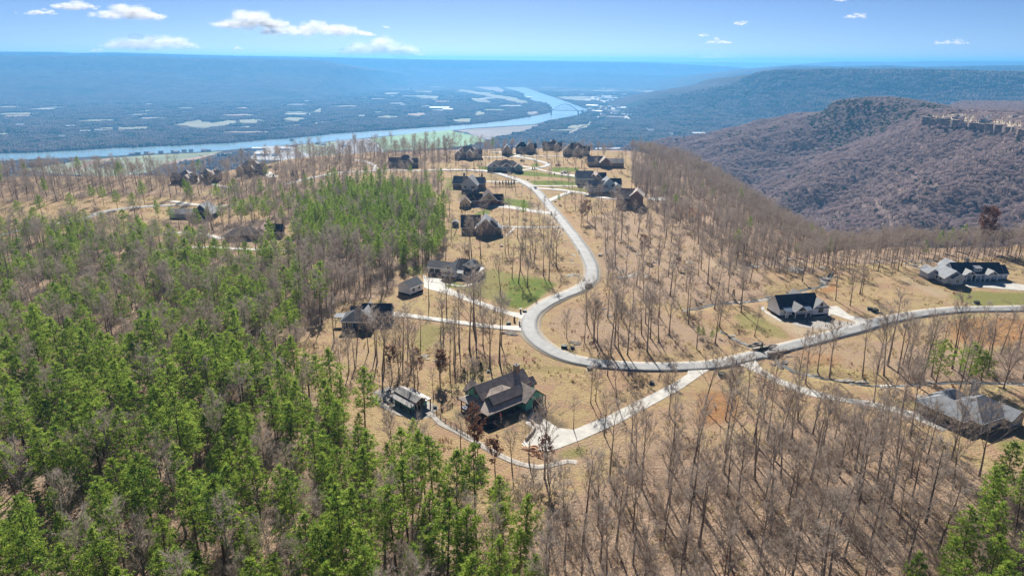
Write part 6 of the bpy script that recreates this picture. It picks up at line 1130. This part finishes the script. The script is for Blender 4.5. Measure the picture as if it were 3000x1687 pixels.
cl_ = fnoise(X, Y, 1500, 61, 4); ok &= (cl_ < .52) | (rng.random(n_) < .12)
# open town land left and right of the river
for T_ in [[(330,480),(640,440),(740,470),(600,520),(330,520)], [(1830,310),(1990,280),(2120,255),(2000,300),(1850,330)]]:
    tw = [tuple(gp(*p, VZ)) for p in T_]; ok &= ~(inpoly(X, Y, tw) & (rng.random(n_) < .8))
X, Y = X[ok], Y[ok]; print('PATCH', len(X)); scatter('valley_forest', np.stack([X, Y, np.full(len(X), VZ-1.0)], -1), rng.uniform(.8, 1.25, len(X)), PT)
PR = []
Xr, Yr, Zr = RA
n_ = 9000
ii = rng.uniform(0, Xr.shape[0]-1.01, n_); jj = rng.uniform(0, 26, n_); i0 = ii.astype(int); j0 = jj.astype(int); a = ii-i0; b = jj-j0
f_ = lambda A: A[i0,j0]*(1-a)*(1-b)+A[i0+1,j0]*a*(1-b)+A[i0,j0+1]*(1-a)*b+A[i0+1,j0+1]*a*b
px_, py_, pz_ = f_(Xr), f_(Yr), f_(Zr); ok = (np.abs(px_) < .8*py_) & (pz_ > VZ-2)
scatter('ridge_forest', np.stack([px_, py_, pz_-3], -1)[ok], rng.uniform(.9, 1.4, ok.sum()), PT)
# ---------------------------------------------------------------- clouds (outside the haze)
m, nt, n, L, o = newmat('cloud_vapour'); d = n.new('ShaderNodeBsdfDiffuse'); d.inputs[0].default_value = (.95,.95,.95,1); tl = n.new('ShaderNodeBsdfTranslucent'); tl.inputs[0].default_value = (.97,.97,.97,1)
t = n.new('ShaderNodeBsdfTransparent'); mx0 = n.new('ShaderNodeMixShader'); mx0.inputs[0].default_value = .68; mx = n.new('ShaderNodeMixShader'); mx.inputs[0].default_value = .09
L.new(d.outputs[0], mx0.inputs[1]); L.new(tl.outputs[0], mx0.inputs[2]); L.new(t.outputs[0], mx.inputs[1]); L.new(mx0.outputs[0], mx.inputs[2]); L.new(mx.outputs[0], o.inputs[0]); MAT['cloud'] = m
import bmesh
_b = bmesh.new(); bmesh.ops.create_icosphere(_b, subdivisions=2, radius=1.0); ICO_V = np.array([v.co[:] for v in _b.verts]); ICO_F = np.array([[v.index for v in f.verts] for f in _b.faces]); _b.free()
def cloud(px, py, w_, h_, dens, label):
    D = 36000.0; d = ray(px, py); t = D/d[1]; c = np.array([d[0]*t, D, CZ+d[2]*t]); sw = w_/FPX*D/2; sh = h_/FPX*D/2; V = []; F = []; b = 0
    P_ = ICO_V*np.array([sw*.92, sh*1.2, sh*.36]) + np.array([0, 0, -sh*.45]); V.append(P_+c); F.append(ICO_F+b); b += len(ICO_V)
    nP = int(dens*(40+w_*.42))
    for i in range(nP):
        u = rng.uniform(-1, 1); env = math.sqrt(max(0, 1-u*u)); bump = .55+.45*math.sin(u*7+px)*math.cos(u*3+py)
        r_ = sh*rng.uniform(.16, .5)*(.4+.6*env); z = -sh*.75 + rng.random()**.8*sh*1.6*env*bump; yy = rng.normal(0, .35)*sw
        P_ = ICO_V*np.array([r_*rng.uniform(1.2, 2.6), r_*1.6, r_])*(1+.10*rng.normal(size=(len(ICO_V),1))) + np.array([u*sw, yy, z]); V.append(P_+c); F.append(ICO_F+b); b += len(ICO_V)
    me = mesh_np('cloud', np.vstack(V), np.vstack(F), MAT['cloud'], True); o_ = obj('cloud', me, label=label, category='cloud', group='small white clouds in the blue sky')
for c_ in [(113,33,80,20,1,'small flat white cloud low at the upper left'),(212,12,100,30,1.3,'white cloud cut by the top edge at the upper left'),(380,32,165,46,1.6,'puffy white cloud near the top left with two bumps'),(440,120,225,48,1.5,'long white cloud low over the left ridge'),(742,55,180,52,1.5,'broad white cloud with a ragged right end'),(925,82,300,42,1.5,'longest white cloud, stretched to the right'),(1120,138,230,60,1.5,'white heaped cloud on the horizon above the river valley'),
    (285,146,36,14,.6,'tiny white cloud just over the left ridge line'),(695,140,22,14,.6,'tiny round cloud over the middle of the left ridge'),(1132,78,20,10,.4,'tiny white cloud right of the longest cloud'),(2108,120,64,18,.8,'small white cloud above the far gap'),(2095,166,120,18,.9,'thin white clouds right on the horizon gap'),(2170,66,40,16,.5,'small wispy cloud right of centre'),(2508,45,56,18,.6,'small wispy cloud high above the right ridge'),(2785,121,92,18,.7,'faint flat cloud above the right ridge'),(2062,101,34,12,.5,'tiny faint cloud left of the gap cloud'),(2462,0,32,10,.5,'tiny cloud cut by the top edge')]: cloud(*c_)
# ---------------------------------------------------------------- haze
m, nt, n, L, o = newmat('haze'); v = n.new('ShaderNodeVolumePrincipled'); v.inputs['Color'].default_value = (.16,.50,.95,1); v.inputs['Density'].default_value = HAZE_D; v.inputs['Anisotropy'].default_value = .35
L.new(v.outputs[0], o.inputs[1]); MAT['haze'] = m
a = MB(); a.box(-30000, -1200, VZ-12, 30000, 28500, 186); hz = a.obj('haze', m, kind='stuff')

# ---------------------------------------------------------------- labels that single out repeats
from collections import defaultdict as _dd
_by = _dd(list)
for o_ in list(col.objects):
    if o_.parent is None and 'category' in o_ and 'label' in o_: _by[o_['label']].append(o_)
_W = ['leftmost','second from left','third from left','fourth from left','fifth from left','sixth from left','seventh from left','eighth from left','ninth from left','tenth from left']
for lb, L_ in _by.items():
    if len(L_) < 2: continue
    L_.sort(key=lambda o: proj(o.location.x, o.location.y, o.location.z)[0])
    for i, o_ in enumerate(L_): o_['label'] = ' '.join(((_W[i] if i < 10 else 'rightmost' if i == len(L_)-1 else f'{i+1}th from left') + ' ' + lb).split()[:16])
